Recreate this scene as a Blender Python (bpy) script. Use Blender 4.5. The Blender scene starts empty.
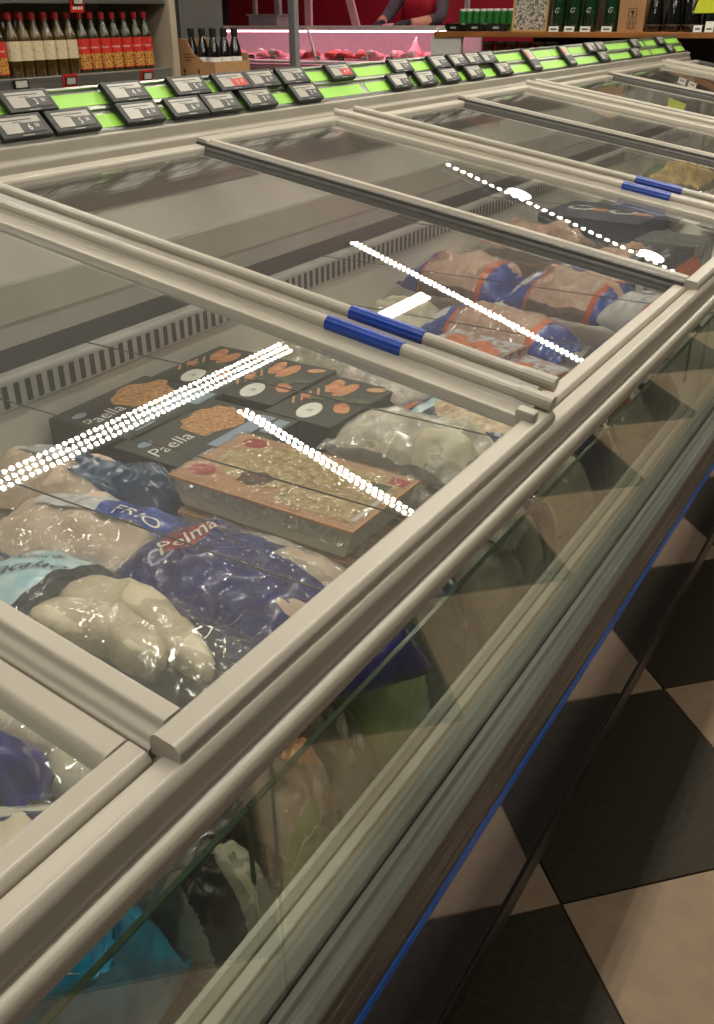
import bpy, bmesh, math, random
from mathutils import Vector, Matrix, noise
from math import sin, cos, pi, radians

scene = bpy.context.scene
C = scene.collection
random.seed(7)

# ------------------------------------------------------------------ camera
DZ = .251     # the scene is measured from the freezer's lower edge, which hangs this far above the floor
YAW, PITCH, ROLL, FPX = radians(31.995), radians(28.522), radians(-0.474), 918.6
fwd = Vector((-sin(YAW)*cos(PITCH), cos(YAW)*cos(PITCH), -sin(PITCH)))
rgt = Vector((cos(YAW), sin(YAW), 0)); upv = rgt.cross(fwd)
r2 = rgt*cos(ROLL)+upv*sin(ROLL); u2 = upv*cos(ROLL)-rgt*sin(ROLL)
cd = bpy.data.cameras.new('camera'); cam = bpy.data.objects.new('camera', cd); C.objects.link(cam)
cd.sensor_fit = 'VERTICAL'; cd.sensor_height = 36.0; cd.lens = FPX/1024*36.0
cd.clip_start = 0.02; cd.clip_end = 100
M = Matrix((( r2.x, u2.x, -fwd.x, 0.320), (r2.y, u2.y, -fwd.y, 0.0), (r2.z, u2.z, -fwd.z, 1.291+DZ), (0, 0, 0, 1)))
cam.matrix_world = M
scene.camera = cam

# ------------------------------------------------------------------ world, exposure
world = bpy.data.worlds.new('store_ambient'); scene.world = world; world.use_nodes = True
wb = world.node_tree.nodes['Background']
wb.inputs[0].default_value = (0.80, 0.76, 0.66, 1); wb.inputs[1].default_value = 0.06
vs = scene.view_settings
vs.view_transform = 'Standard'; vs.look = 'None'; vs.exposure = -0.25; vs.gamma = 1.0; vs.use_curve_mapping = False
LED_POWER = 185.0

# ------------------------------------------------------------------ materials
def lin(h):
    h = h.lstrip('#'); o = []
    for i in (0, 2, 4):
        c = int(h[i:i+2], 16)/255
        o.append(c/12.92 if c <= .04045 else ((c+.055)/1.055)**2.4)
    return (*o, 1)
MATS = {}
def nodes(name):
    m = bpy.data.materials.new(name); m.use_nodes = True
    nt = m.node_tree; nt.nodes.clear()
    out = nt.nodes.new('ShaderNodeOutputMaterial')
    MATS[name] = m
    return m, nt, out
def N(nt, t, **kw):
    n = nt.nodes.new(t)
    for k, v in kw.items():
        if hasattr(n, k) and not k.startswith('in_'): setattr(n, k, v)
    return n
def pbr(name, col, rough=.5, metal=0., var=.06, scale=30., bump=0., bscale=None, coat=0., col2=None, spec=.5, mixlo=.4, mixhi=.6, stretch=(1, 1, 1), trans=0.):
    m, nt, out = nodes(name)
    p = nt.nodes.new('ShaderNodeBsdfPrincipled')
    p.inputs['Roughness'].default_value = rough; p.inputs['Metallic'].default_value = metal
    p.inputs['Coat Weight'].default_value = coat; p.inputs['Coat Roughness'].default_value = .08
    p.inputs['Specular IOR Level'].default_value = spec
    c = lin(col) if isinstance(col, str) else col
    c2 = (lin(col2) if isinstance(col2, str) else col2) if col2 else tuple(min(1, x*(1-var*2)) for x in c[:3])+(1,)
    tc = nt.nodes.new('ShaderNodeTexCoord'); mp = nt.nodes.new('ShaderNodeMapping'); mp.inputs['Scale'].default_value = stretch
    nt.links.new(tc.outputs['Object'], mp.inputs['Vector'])
    nz = nt.nodes.new('ShaderNodeTexNoise'); nz.inputs['Scale'].default_value = scale; nz.inputs['Detail'].default_value = 3
    nt.links.new(mp.outputs[0], nz.inputs['Vector'])
    rp = nt.nodes.new('ShaderNodeValToRGB'); rp.color_ramp.elements[0].position = mixlo; rp.color_ramp.elements[1].position = mixhi
    rp.color_ramp.elements[0].color = c2; rp.color_ramp.elements[1].color = c
    nt.links.new(nz.outputs['Fac'], rp.inputs['Fac']); nt.links.new(rp.outputs[0], p.inputs['Base Color'])
    if bump:
        n2 = nt.nodes.new('ShaderNodeTexNoise'); n2.inputs['Scale'].default_value = bscale or scale*2; n2.inputs['Detail'].default_value = 4
        n2.inputs['Distortion'].default_value = .6
        nt.links.new(mp.outputs[0], n2.inputs['Vector'])
        b = nt.nodes.new('ShaderNodeBump'); b.inputs['Strength'].default_value = bump; b.inputs['Distance'].default_value = .01
        nt.links.new(n2.outputs['Fac'], b.inputs['Height']); nt.links.new(b.outputs[0], p.inputs['Normal'])
    if trans: p.inputs['Subsurface Weight'].default_value = trans; p.inputs['Subsurface Radius'].default_value = (.02, .012, .008)
    nt.links.new(p.outputs[0], out.inputs[0])
    return m
def glass(name, tint, base=.05, extra=0.95, rough=0.0, haze=0.0):
    # thin clear sheet: what is behind shows straight through, the surface mirrors by angle
    m, nt, out = nodes(name)
    lw = nt.nodes.new('ShaderNodeLayerWeight'); lw.inputs['Blend'].default_value = .5
    pw = N(nt, 'ShaderNodeMath', operation='POWER'); pw.inputs[1].default_value = 4.0
    ml = N(nt, 'ShaderNodeMath', operation='MULTIPLY_ADD'); ml.inputs[1].default_value = extra; ml.inputs[2].default_value = base
    nt.links.new(lw.outputs['Facing'], pw.inputs[0]); nt.links.new(pw.outputs[0], ml.inputs[0])
    tr = nt.nodes.new('ShaderNodeBsdfTransparent'); tr.inputs[0].default_value = tint
    gl = nt.nodes.new('ShaderNodeBsdfGlossy'); gl.inputs['Roughness'].default_value = rough
    mx = nt.nodes.new('ShaderNodeMixShader')
    nt.links.new(ml.outputs[0], mx.inputs[0])
    src = tr
    if haze:
        df = nt.nodes.new('ShaderNodeBsdfDiffuse'); df.inputs[0].default_value = (.75, .74, .70, 1)
        m2 = nt.nodes.new('ShaderNodeMixShader'); m2.inputs[0].default_value = haze
        nt.links.new(tr.outputs[0], m2.inputs[1]); nt.links.new(df.outputs[0], m2.inputs[2]); src = m2
    nt.links.new(src.outputs[0], mx.inputs[1]); nt.links.new(gl.outputs[0], mx.inputs[2])
    nt.links.new(mx.outputs[0], out.inputs[0])
    return m
def film(name, milk=.1, tint=(.96, .96, .95, 1), gloss=.10, wr=.8, scale=24.):
    # crinkled clear plastic
    m, nt, out = nodes(name)
    tc = nt.nodes.new('ShaderNodeTexCoord')
    nz = nt.nodes.new('ShaderNodeTexNoise'); nz.noise_type = 'RIDGED_MULTIFRACTAL'; nz.inputs['Scale'].default_value = scale*.7; nz.inputs['Detail'].default_value = 3; nz.inputs['Distortion'].default_value = 1.2
    vo = nt.nodes.new('ShaderNodeTexVoronoi'); vo.feature = 'DISTANCE_TO_EDGE'; vo.inputs['Scale'].default_value = scale*.8
    nt.links.new(tc.outputs['Object'], nz.inputs['Vector'])
    mxv = N(nt, 'ShaderNodeVectorMath', operation='MULTIPLY_ADD'); mxv.inputs[1].default_value = (.06, .06, .06)
    nt.links.new(nz.outputs['Color'], mxv.inputs[0]); nt.links.new(tc.outputs['Object'], mxv.inputs[2])
    nt.links.new(mxv.outputs[0], vo.inputs['Vector'])
    ad = N(nt, 'ShaderNodeMath', operation='ADD'); nt.links.new(nz.outputs['Fac'], ad.inputs[0]); nt.links.new(vo.outputs['Distance'], ad.inputs[1])
    bp = nt.nodes.new('ShaderNodeBump'); bp.inputs['Strength'].default_value = wr; bp.inputs['Distance'].default_value = .02
    nt.links.new(ad.outputs[0], bp.inputs['Height'])
    tr = nt.nodes.new('ShaderNodeBsdfTransparent'); tr.inputs[0].default_value = tint
    df = nt.nodes.new('ShaderNodeBsdfDiffuse'); df.inputs[0].default_value = (.80, .79, .75, 1)
    gl = nt.nodes.new('ShaderNodeBsdfGlossy'); gl.inputs['Roughness'].default_value = .10
    nt.links.new(bp.outputs[0], gl.inputs['Normal']); nt.links.new(bp.outputs[0], df.inputs['Normal'])
    m1 = nt.nodes.new('ShaderNodeMixShader'); m1.inputs[0].default_value = milk
    m2 = nt.nodes.new('ShaderNodeMixShader'); m2.inputs[0].default_value = gloss
    nt.links.new(tr.outputs[0], m1.inputs[1]); nt.links.new(df.outputs[0], m1.inputs[2])
    nt.links.new(m1.outputs[0], m2.inputs[1]); nt.links.new(gl.outputs[0], m2.inputs[2])
    nt.links.new(m2.outputs[0], out.inputs[0])
    return m
def emis(name, col, s):
    m, nt, out = nodes(name)
    e = nt.nodes.new('ShaderNodeEmission'); e.inputs[0].default_value = col; e.inputs[1].default_value = s
    nt.links.new(e.outputs[0], out.inputs[0]); return m

W_PLASTIC = pbr('white_plastic', '#B0AA9C', .38, var=.03, scale=14)
W_FRAME = pbr('white_frame', '#B5AEA0', .32, var=.025, scale=9)
W_LINER = pbr('white_liner', '#E6E0D4', .45, var=.04, scale=6)
G_LINER = pbr('grey_liner', '#A8A39A', .5, var=.05, scale=8)
D_LINER = pbr('dark_liner', '#33332F', .5, var=.12, scale=12)
GRILLE = pbr('grille_plastic', '#BDBBB4', .45, var=.05, scale=12)
SLOT = pbr('slot_dark', '#1B1B1B', .6)
ALU = pbr('brushed_aluminium', '#A7A8A2', .28, .85, var=.10, scale=60, stretch=(1, .02, 1), bump=.06)
ALU_D = pbr('grey_aluminium', '#A2A49A', .32, .15, var=.12, scale=60, stretch=(1, .02, 1), bump=.06)
BUMPER = pbr('brown_rubber', '#6A6056', .36, var=.12, scale=40, stretch=(1, .05, 1))
DARK_BAR = pbr('dark_grey_bar', '#4A4844', .5, var=.08)
BLUE = pbr('blue_trim', '#1470E8', .35, var=.05)
GRIP = pbr('blue_grip', '#123E9E', .35, var=.06)
KICK = pbr('navy_gloss_panel', (.33, .34, .44, 1), .05, 1., var=.04)
PLINTH = pbr('black_plinth', '#0D0D0D', .3, var=.1)
BLACK = pbr('black_plastic', '#0C0C0C', .5, var=.08)
TILE_D = pbr('dark_stone_tile', '#352F22', .55, spec=.2, var=.12, scale=55, bump=.05, bscale=300)
TILE_L = pbr('beige_stone_tile', '#98826A', .5, spec=.25, var=.06, scale=18, bump=.05, bscale=300)
GROUT = pbr('dark_grout', '#1E1A16', .8)
CEIL = pbr('ceiling_paint', '#B4B0A6', .8, var=.05, scale=2)
GLASS = glass('lid_glass', (.972, .982, .972, 1), base=.040, extra=.75, haze=.035)  # haze puts the veil of reflected room light into the glass
FGLASS = glass('front_glass', (.945, .975, .945, 1), base=.12, extra=.85)
IGLASS = glass('inner_glass', (.95, .975, .955, 1), base=.03, extra=.6)
GEDGE = pbr('green_glass_edge', '#4C6A56', .15, var=.1)
ACRYL = glass('clear_acrylic', (.96, .97, .96, 1), base=.02, extra=.5)
AEDGE = pbr('acrylic_edge', '#4A473F', .3)
GREEN = pbr('lime_insert', '#A4E458', .45, var=.02, scale=4)
SCREEN = pbr('pale_screen', '#B4B0A6', .3, var=.02)
INK = pbr('dark_ink', '#2E2E2E', .4, var=.05)
REDP = pbr('red_print', '#C22018', .4, var=.05)
WHITEP = pbr('white_print', '#ECEAE2', .45, var=.02)
FILM = film('clear_film', .06, gloss=.15)
FILM_W = film('wrap_film', .012, gloss=.08, wr=1.0, scale=34)
FILM_M = film('milky_film', .30, gloss=.16)
FILM_D = film('cloudy_film', .14, gloss=.17, wr=.9)
def pfilm(name, col, col2=None, rough=.26):
    # printed plastic: smooth colour, sharp little creases
    m = pbr(name, col, rough, var=.08, scale=40, coat=.6, col2=col2)
    nt = m.node_tree; p = next(n for n in nt.nodes if n.type == 'BSDF_PRINCIPLED'); tc = next(n for n in nt.nodes if n.type == 'TEX_COORD')
    nz = nt.nodes.new('ShaderNodeTexNoise'); nz.noise_type = 'RIDGED_MULTIFRACTAL'; nz.inputs['Scale'].default_value = 16; nz.inputs['Detail'].default_value = 3; nz.inputs['Distortion'].default_value = .8
    nt.links.new(tc.outputs['Object'], nz.inputs['Vector'])
    b = nt.nodes.new('ShaderNodeBump'); b.inputs['Strength'].default_value = .8; b.inputs['Distance'].default_value = .010
    nt.links.new(nz.outputs[0], b.inputs['Height']); nt.links.new(b.outputs[0], p.inputs['Normal']); nt.links.new(b.outputs[0], p.inputs['Coat Normal'])
    return m
P_VIOLET = pfilm('violet_blue_film', '#23257C', '#191A64')
P_BLUE = pfilm('royal_blue_film', '#1D45A8', '#173888')
P_NAVY = pfilm('navy_film', '#1B2B58', '#142045')
P_STEEL = pfilm('steel_blue_film', '#24466F', '#1B3657')
P_TEAL = pfilm('teal_film', '#189CC8', '#1082AE')
P_AQUA = pfilm('pale_aqua_film', '#A9D2DE', '#C8DFE4')
P_WHITE = pfilm('white_film', '#D8D8D4', '#C6C7C6')
P_GREEN = pfilm('green_film', '#8ADB3C', '#78C832')
P_ORANGE = pfilm('orange_film', '#D8622A', '#C04E20')
P_GREY = pfilm('grey_film', '#6E7478', '#565C62')
P_DARK = pfilm('black_film', '#1C1D26', '#13141C')
def food(name, a, b, scale=30, rough=.5, trans=.0, bump=.4): return pbr(name, a, rough, col2=b, scale=scale, bump=bump, bscale=scale*1.6, mixlo=.3, mixhi=.7, trans=trans, var=0)
FISH = food('pale_fish', '#E8DCC2', '#CDBB9C', 22)
FISHP = food('pinkish_fish', '#EAD6C2', '#D6B69C', 18)
FROST = food('frosted_fish', '#E6DEC8', '#C6BA9C', 20)
SHRIMP = food('shrimp_pink', '#DDB59C', '#B98A70', 40)
SQUID = food('white_squid', '#E6DDD2', '#BCA898', 50)
CLAM = food('clam_print', '#E8D6B8', '#A8845C', 70)
NOODLE = food('noodle_print', '#E6B070', '#8A4A22', 130, .45)
YELLOW = food('yellow_nuggets', '#E0C070', '#B99442', 40)
GOLDP = food('golden_rice_print', '#E8CC8C', '#A88448', 90, .35)
TERRA = pbr('terracotta_print', '#D8A070', .35, var=.08, scale=20)
PEACH = food('peach_print', '#E5A070', '#B86A40', 60)
LEAF = pbr('leaf_print', '#51633A', .45, var=.15)
BOXBLK = pbr('black_green_carton', '#2A2D27', .38, var=.1, scale=18, coat=.2)
BOXNAVY = pbr('navy_carton', '#1F3150', .38, var=.08, scale=18, coat=.2)
BOXBLUE = pbr('pale_blue_print', '#8FA3B5', .4, var=.04)
TRAY = pbr('cream_tray', '#CFC3A8', .4, var=.05)
CARDB = pbr('brown_cardboard', '#B58A5E', .8, var=.05, scale=50)
WOOD = pbr('stained_wood', '#A86C34', .45, var=.16, scale=26, stretch=(.12, 1, 1))
METAL = pbr('shelf_metal', '#A8A69E', .4, .1, var=.04)
GREYW = pbr('grey_wall_panel', '#5E5C58', .6, var=.05, scale=3)
CREAMW = pbr('cream_end_panel', '#A89C88', .6, var=.05, scale=3)
REDCAP = pbr('red_cap', '#A01C1A', .4, var=.05)
OIL = pbr('golden_oil', '#4A360E', .2, var=.1, coat=.2)
OLIVE = pbr('green_oil', '#2C280A', .2, var=.1, coat=.2)
LABELC = pbr('cream_label', '#C9BD9C', .5, col2='#B0805C', scale=90, var=0, mixlo=.3, mixhi=.45)
LABELR = pbr('red_label', '#C0281C', .45, var=.06)
LABELY = pbr('yellow_picture', '#C8A24A', .45, col2='#8A2A14', scale=120, var=0)
GBOTTLE = pbr('dark_green_glass', '#0F3A1C', .08, var=.1, coat=1.)
BBOTTLE = pbr('black_glass', '#0B0D0C', .08, var=.1, coat=1.)
CANGREEN = pbr('green_can', '#2C7A34', .35, var=.1)
SPECKLE = pbr('speckled_board', '#C9C2B4', .5, col2='#55504A', scale=75, var=0)
TANP = pbr('tan_frame', '#C9A468', .5, var=.05)
JAR = pbr('amber_jar', '#9A6A40', .25, var=.15, scale=40)
CUP = pbr('brown_cup', '#8A6242', .4, var=.15, scale=60, col2='#4C3524')
PINKM = pbr('pink_enamel', '#E0B4BC', .35, var=.03)
STEEL = pbr('steel_post', '#B4B2B2', .4, .2, var=.04)
MEATR = food('red_meat', '#D0402E', '#A82A22', 26)
MEATP = food('pale_pink_meat', '#E8A8A8', '#D88088', 26)
REDWALL = pbr('red_wall', '#A01426', .6, var=.06, scale=3)
APRON = pbr('red_apron', '#C41E34', .7, var=.05)
SHIRT = pbr('grey_shirt', '#4C4A50', .8, var=.06)
SKIN = pbr('skin', '#C89478', .55, var=.04)
GLOVE = pbr('dark_glove', '#1F2228', .5, var=.06)
HAIR = pbr('dark_hair', '#20160F', .6)
YTAG = pbr('yellow_tag', '#D8E02A', .5, var=.03)
LED = emis('led_white', (1.0, .93, .80, 1), LED_POWER)
LEDS = emis('led_panel_white', (1.0, .95, .86, 1), 30.0)
UPL = emis('added_uplight_white', (1.0, .95, .86, 1), 5.0)
PINKLED = emis('pink_strip_light', (1.0, .50, .62, 1), 14.0)

# ------------------------------------------------------------------ mesh helpers
def obj(name, bm, mat, parent=None, smooth=False, kind=None, recalc=True):
    if isinstance(bm, bpy.types.Mesh): me = bm
    else:
        if recalc: bmesh.ops.recalc_face_normals(bm, faces=bm.faces)
        me = bpy.data.meshes.new(name); bm.to_mesh(me); bm.free()
        me.materials.append(mat)
    if smooth:
        for p in me.polygons: p.use_smooth = True
    o = bpy.data.objects.new(name, me); C.objects.link(o)
    if parent: o.parent = parent
    if kind: o['kind'] = kind
    return o
def tag(o, label, cat, group=None):
    o['label'] = label; o['category'] = cat
    if group: o['group'] = group
    return o
def thing(name, label, cat, loc=(0, 0, 0), rot=(0, 0, 0), group=None):
    o = bpy.data.objects.new(name, None); C.objects.link(o)
    o.location = loc; o.rotation_euler = rot; o.empty_display_size = .05
    if label: tag(o, label, cat, group)
    return o
def box(bm, x0, x1, y0, y1, z0, z1, bev=0, seg=2):
    vs_ = [bm.verts.new((x, y, z)) for z in (z0, z1) for y in (y0, y1) for x in (x0, x1)]
    f = [(0, 2, 3, 1), (4, 5, 7, 6), (0, 1, 5, 4), (1, 3, 7, 5), (3, 2, 6, 7), (2, 0, 4, 6)]
    fs = [bm.faces.new([vs_[i] for i in q]) for q in f]
    if bev:
        ed = list({e for q in fs for e in q.edges})
        bmesh.ops.bevel(bm, geom=ed, offset=bev, segments=seg, affect='EDGES', profile=.6)
    return bm
def bx(*a, bev=0, seg=2): return box(bmesh.new(), *a, bev=bev, seg=seg)
def prism(prof, y0, y1, axis='y'):
    """closed profile extruded along an axis; profile given in the two other axes"""
    bm = bmesh.new()
    def P(a, b, t): return (a, t, b) if axis == 'y' else ((t, a, b) if axis == 'x' else (a, b, t))
    A = [bm.verts.new(P(a, b, y0)) for a, b in prof]; B = [bm.verts.new(P(a, b, y1)) for a, b in prof]
    n = len(prof)
    for i in range(n): bm.faces.new((A[i], A[(i+1) % n], B[(i+1) % n], B[i]))
    bm.faces.new(A); bm.faces.new(B[::-1])
    return bm
def rounded(pts, r, seg=4):
    out = []
    n = len(pts)
    for i in range(n):
        p = Vector(pts[i]); a = Vector(pts[i-1]); b = Vector(pts[(i+1) % n])
        ra = min(r, (a-p).length*.45, (b-p).length*.45)
        s = p+(a-p).normalized()*ra; e = p+(b-p).normalized()*ra
        for k in range(seg+1):
            t = k/seg; q = s*(1-t)**2+p*2*t*(1-t)+e*t*t; out.append((q.x, q.y))
    return out
def cyl(bm, p, q, r, seg=12, r2_=None):
    p = Vector(p); q = Vector(q); d = (q-p).normalized()
    a = d.orthogonal().normalized(); b = d.cross(a); r2_ = r if r2_ is None else r2_
    A = [bm.verts.new(p+(a*cos(2*pi*i/seg)+b*sin(2*pi*i/seg))*r) for i in range(seg)]
    B = [bm.verts.new(q+(a*cos(2*pi*i/seg)+b*sin(2*pi*i/seg))*r2_) for i in range(seg)]
    for i in range(seg): bm.faces.new((A[i], A[(i+1) % seg], B[(i+1) % seg], B[i]))
    bm.faces.new(A[::-1]); bm.faces.new(B)
    return bm
def lathe(prof, seg=16, bm=None, cx=0, cy=0):
    bm = bm or bmesh.new(); rings = []
    for r, z in prof:
        rings.append([bm.verts.new((cx+max(r, 1e-4)*cos(2*pi*i/seg), cy+max(r, 1e-4)*sin(2*pi*i/seg), z)) for i in range(seg)])
    for a, b in zip(rings, rings[1:]):
        for i in range(seg): bm.faces.new((a[i], a[(i+1) % seg], b[(i+1) % seg], b[i]))
    bm.faces.new(rings[0][::-1]); bm.faces.new(rings[-1])
    return bm
def flat(pts, z0, z1):
    """thin plate from an outline in x,y"""
    return prism(pts, z0, z1, axis='z')
def oval(cx, cy, rx, ry, n=18, rot=0, wob=0, seed=0):
    rnd = random.Random(seed); o = []
    for i in range(n):
        a = 2*pi*i/n; k = 1+wob*(rnd.random()-.5)
        x, y = rx*cos(a)*k, ry*sin(a)*k
        o.append((cx+x*cos(rot)-y*sin(rot), cy+x*sin(rot)+y*cos(rot)))
    return o
def quad(cx, cy, w, h, rot=0):
    return [(cx+a*cos(rot)-b*sin(rot), cy+a*sin(rot)+b*cos(rot)) for a, b in ((-w/2, -h/2), (w/2, -h/2), (w/2, h/2), (-w/2, h/2))]
_tc = {}
def text_geo(body):
    """vertices and faces of a word, unit cap height about 1, centred"""
    if body in _tc: return _tc[body]
    cu = bpy.data.curves.new('t', 'FONT'); cu.body = body; cu.align_x = 'CENTER'; cu.align_y = 'CENTER'; cu.resolution_u = 3
    ob = bpy.data.objects.new('t', cu); C.objects.link(ob)
    dg = bpy.context.evaluated_depsgraph_get(); dg.update()
    me = bpy.data.meshes.new_from_object(ob.evaluated_get(dg))
    r = ([v.co.copy() for v in me.vertices], [tuple(p.vertices) for p in me.polygons])
    bpy.data.objects.remove(ob); bpy.data.curves.remove(cu); bpy.data.meshes.remove(me)
    _tc[body] = r
    return r
def lettering(parent, body, mat, fn, size, name='lettering', shear=0., narrow=1.):
    """letters laid on a surface: fn maps the word's own x,y to a point of the surface"""
    v, f = text_geo(body)
    me = bpy.data.meshes.new(name)
    me.from_pydata([fn((p.x+shear*p.y)*size*narrow, p.y*size) for p in v], [], f); me.update()
    me.materials.append(mat)
    o = bpy.data.objects.new(name, me); C.objects.link(o); o.parent = parent
    return o
def on_top(x, y, z, rot=0):
    return lambda a, b: (x+a*cos(rot)-b*sin(rot), y+a*sin(rot)+b*cos(rot), z)
ORD = ['first', 'second', 'third', 'fourth', 'fifth', 'sixth', 'seventh', 'eighth', 'ninth', 'tenth', 'eleventh', 'twelfth', 'thirteenth',
       'fourteenth', 'fifteenth', 'sixteenth', 'seventeenth', 'eighteenth', 'nineteenth', 'twentieth']

# ------------------------------------------------------------------ the room
FZ = -DZ                      # floor level before everything is lifted by DZ at the end
YA, YB = -1.3, 6.02           # ends of the freezer
floor = obj('floor', bx(-10, 4, -3, 15, FZ-.06, FZ-.006), GROUT); floor['kind'] = 'structure'
ceiling = obj('ceiling', bx(-10, 4, -3, 15, 3.95, 4.05), CEIL); ceiling['kind'] = 'structure'
wl = obj('wall_left', bx(-10.1, -10, -3, 15, FZ, 3.95), GREYW); wl['kind'] = 'structure'
wb_ = obj('wall_back', bx(-10, 4, 15, 15.1, FZ, 3.95), GREYW); wb_['kind'] = 'structure'
# chequered floor: each tile a slab of its own, laid diagonally
TS, TX, TY, TR = .5376, .0104, 1.2418, .7987
tile_me = {}
for nm, m in (('d', TILE_D), ('l', TILE_L)):
    b = bx(.0015, TS-.0015, .0015, TS-.0015, -.012, 0, bev=.0012, seg=1)
    me = bpy.data.meshes.new('tile'); bmesh.ops.recalc_face_normals(b, faces=b.faces); b.to_mesh(me); b.free(); me.materials.append(m); tile_me[nm] = me
for i in range(-24, 26):
    for j in range(-24, 26):
        cxx, cyy = i+.5, j+.5
        x = TX+TS*(cxx*cos(TR)-cyy*sin(TR)); y = TY+TS*(cxx*sin(TR)+cyy*cos(TR))
        if (-.45 < x < 3.4 or -3.3 < x < -1.2) and -1.6 < y < 8.2:
            o = obj('tile', tile_me['l' if (i+j) % 2 else 'd'], None, floor)
            o.location = (TX+TS*(i*cos(TR)-j*sin(TR)), TY+TS*(i*sin(TR)+j*cos(TR)), FZ); o.rotation_euler.z = TR

# ------------------------------------------------------------------ ceiling lamps (seen mirrored in the glass lids)
def led_lamp(name, label, c, length, along, rows, pitch, dot, width, solid=False):
    t = thing(name, label, 'ceiling lamp', (c[0], c[1], 3.06), (0, 0, 0 if along == 'x' else pi/2), 'linear lamps on the ceiling')
    h = length/2
    obj('housing', bx(-h-.02, h+.02, -width/2-.015, width/2+.015, -.05, 0, bev=.004), METAL, t)
    for s in (-1, 1): obj('hanger_rod', cyl(bmesh.new(), (s*h*.7, 0, 0), (s*h*.7, 0, .89), .004, 8), STEEL, t)
    obj('added_uplight', bx(-h, h, -width/2, width/2, 0, .004), UPL, t)  # glowing top strip added to brighten the ceiling
    if solid:
        obj('diffuser', bx(-h, h, -width/2, width/2, -.058, -.05), LEDS, t)
        return t
    bm = bmesh.new(); n = int(length/pitch)
    for r in range(rows):
        yy = (r-(rows-1)/2)*(width/rows)
        for k in range(n):
            x = -h+(k+.5+(.5 if r % 2 else 0)*.9)*pitch
            if x > h: continue
            a = dot/2
            bm.faces.new([bm.verts.new(p) for p in ((x-a, yy-a, -.054), (x-a, yy+a, -.054), (x+a, yy+a, -.054), (x+a, yy-a, -.054))])
    o = obj('led_array', bm, LED, t, recalc=False); o['kind'] = 'stuff'
    return t
led_lamp('led_batten', 'long three-row dotted lamp running along the freezer, mirrored in the nearest full lid', (-2.28, 2.75), 3.05, 'y', 3, .038, .017, .125)
led_lamp('led_batten', 'crosswise dotted lamp mirrored over the golden meal box', (-1.21, 3.50), 1.63, 'x', 2, .036, .019, .080)
led_lamp('led_batten', 'crosswise dotted lamp mirrored above the pink and blue bags', (-1.30, 6.10), 3.4, 'x', 2, .040, .020, .080)
led_lamp('led_batten', 'crosswise single-row dotted lamp with round lamps beside it', (-2.0, 8.78), 3.2, 'x', 1, .085, .036, .05)
led_lamp('led_batten', 'farthest crosswise single-row dotted lamp', (-2.0, 12.2), 3.4, 'x', 1, .11, .045, .05)
led_lamp('panel_lamp', 'short bright solid lamp mirrored beside the blue grips', (-2.18, 5.52), .68, 'y', 1, .1, .1, .085, solid=True)
# unseen lamps added for more light, placed where the lids mirror none of them
led_lamp('led_batten', 'unseen long dotted lamp added above the front rail, near stretch', (-.28, 2.3), 5.4, 'y', 3, .038, .017, .125)
led_lamp('led_batten', 'unseen long dotted lamp added above the front rail, far stretch', (-.28, 8.4), 3.4, 'y', 3, .038, .017, .125)
led_lamp('led_batten', 'unseen long dotted lamp above the chequered aisle', (1.6, 2.6), 3.4, 'y', 2, .038, .020, .09)
led_lamp('panel_lamp', 'unseen bright solid lamp added above the aisle start, behind the viewer', (-.55, -1.6), 1.5, 'x', 1, .1, .1, .16, solid=True)
led_lamp('panel_lamp', 'unseen bright solid lamp added over the oil shelf aisle', (-2.6, .4), 1.5, 'y', 1, .1, .1, .16, solid=True)
for i, (x, y, w) in enumerate(((-2.82, 8.98, 'left of the pair beside the single-row lamp'), (-1.36, 8.98, 'right of the pair beside the single-row lamp'), (-2.75, 11.34, 'the far one standing alone'))):
    t = thing('round_downlight', 'round white ceiling downlight, '+w, 'downlight', (x, y, 3.06), (0, 0, 0), 'round downlights')
    obj('hanger_rod', cyl(bmesh.new(), (0, 0, 0), (0, 0, .89), .006, 8), STEEL, t)
    obj('rim', lathe([(.15, 0), (.15, -.03), (.13, -.035), (.12, 0)], 24), WHITEP, t)
    obj('diffuser', lathe([(.12, -.02), (.12, -.034), (.1, -.038)], 24), LEDS, t)

# ------------------------------------------------------------------ the freezer
fz = thing('island_freezer', 'long island chest freezer with sliding glass lids and panoramic glass front', 'freezer', (-.55, 2.4, 0))
OFF = Vector((.55, -2.4, 0))
def fpart(name, bm, mat, smooth=False, parent=None):
    bmesh.ops.translate(bm, verts=bm.verts, vec=OFF)
    return obj(name, bm, mat, parent or fz, smooth)
def run(name, prof, mat, y0=YA, y1=YB, smooth=False, parent=None): return fpart(name, prism(prof, y0, y1), mat, smooth, parent)
run('plinth', rounded([(-.045, 0), (-.002, 0), (-.002, .05), (-.010, .058), (-.045, .058)], .003), PLINTH)
run('recessed_base', [(-1.1, FZ), (-.42, FZ), (-.42, .03), (-1.1, .03)], PLINTH)
run('kick_panel', [(-.03, .056), (-.006, .056), (-.006, .352), (-.03, .352)], KICK)
run('blue_trim', rounded([(-.03, .350), (.002, .350), (.011, .368), (.012, .386), (-.03, .388)], .002), BLUE)
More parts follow.
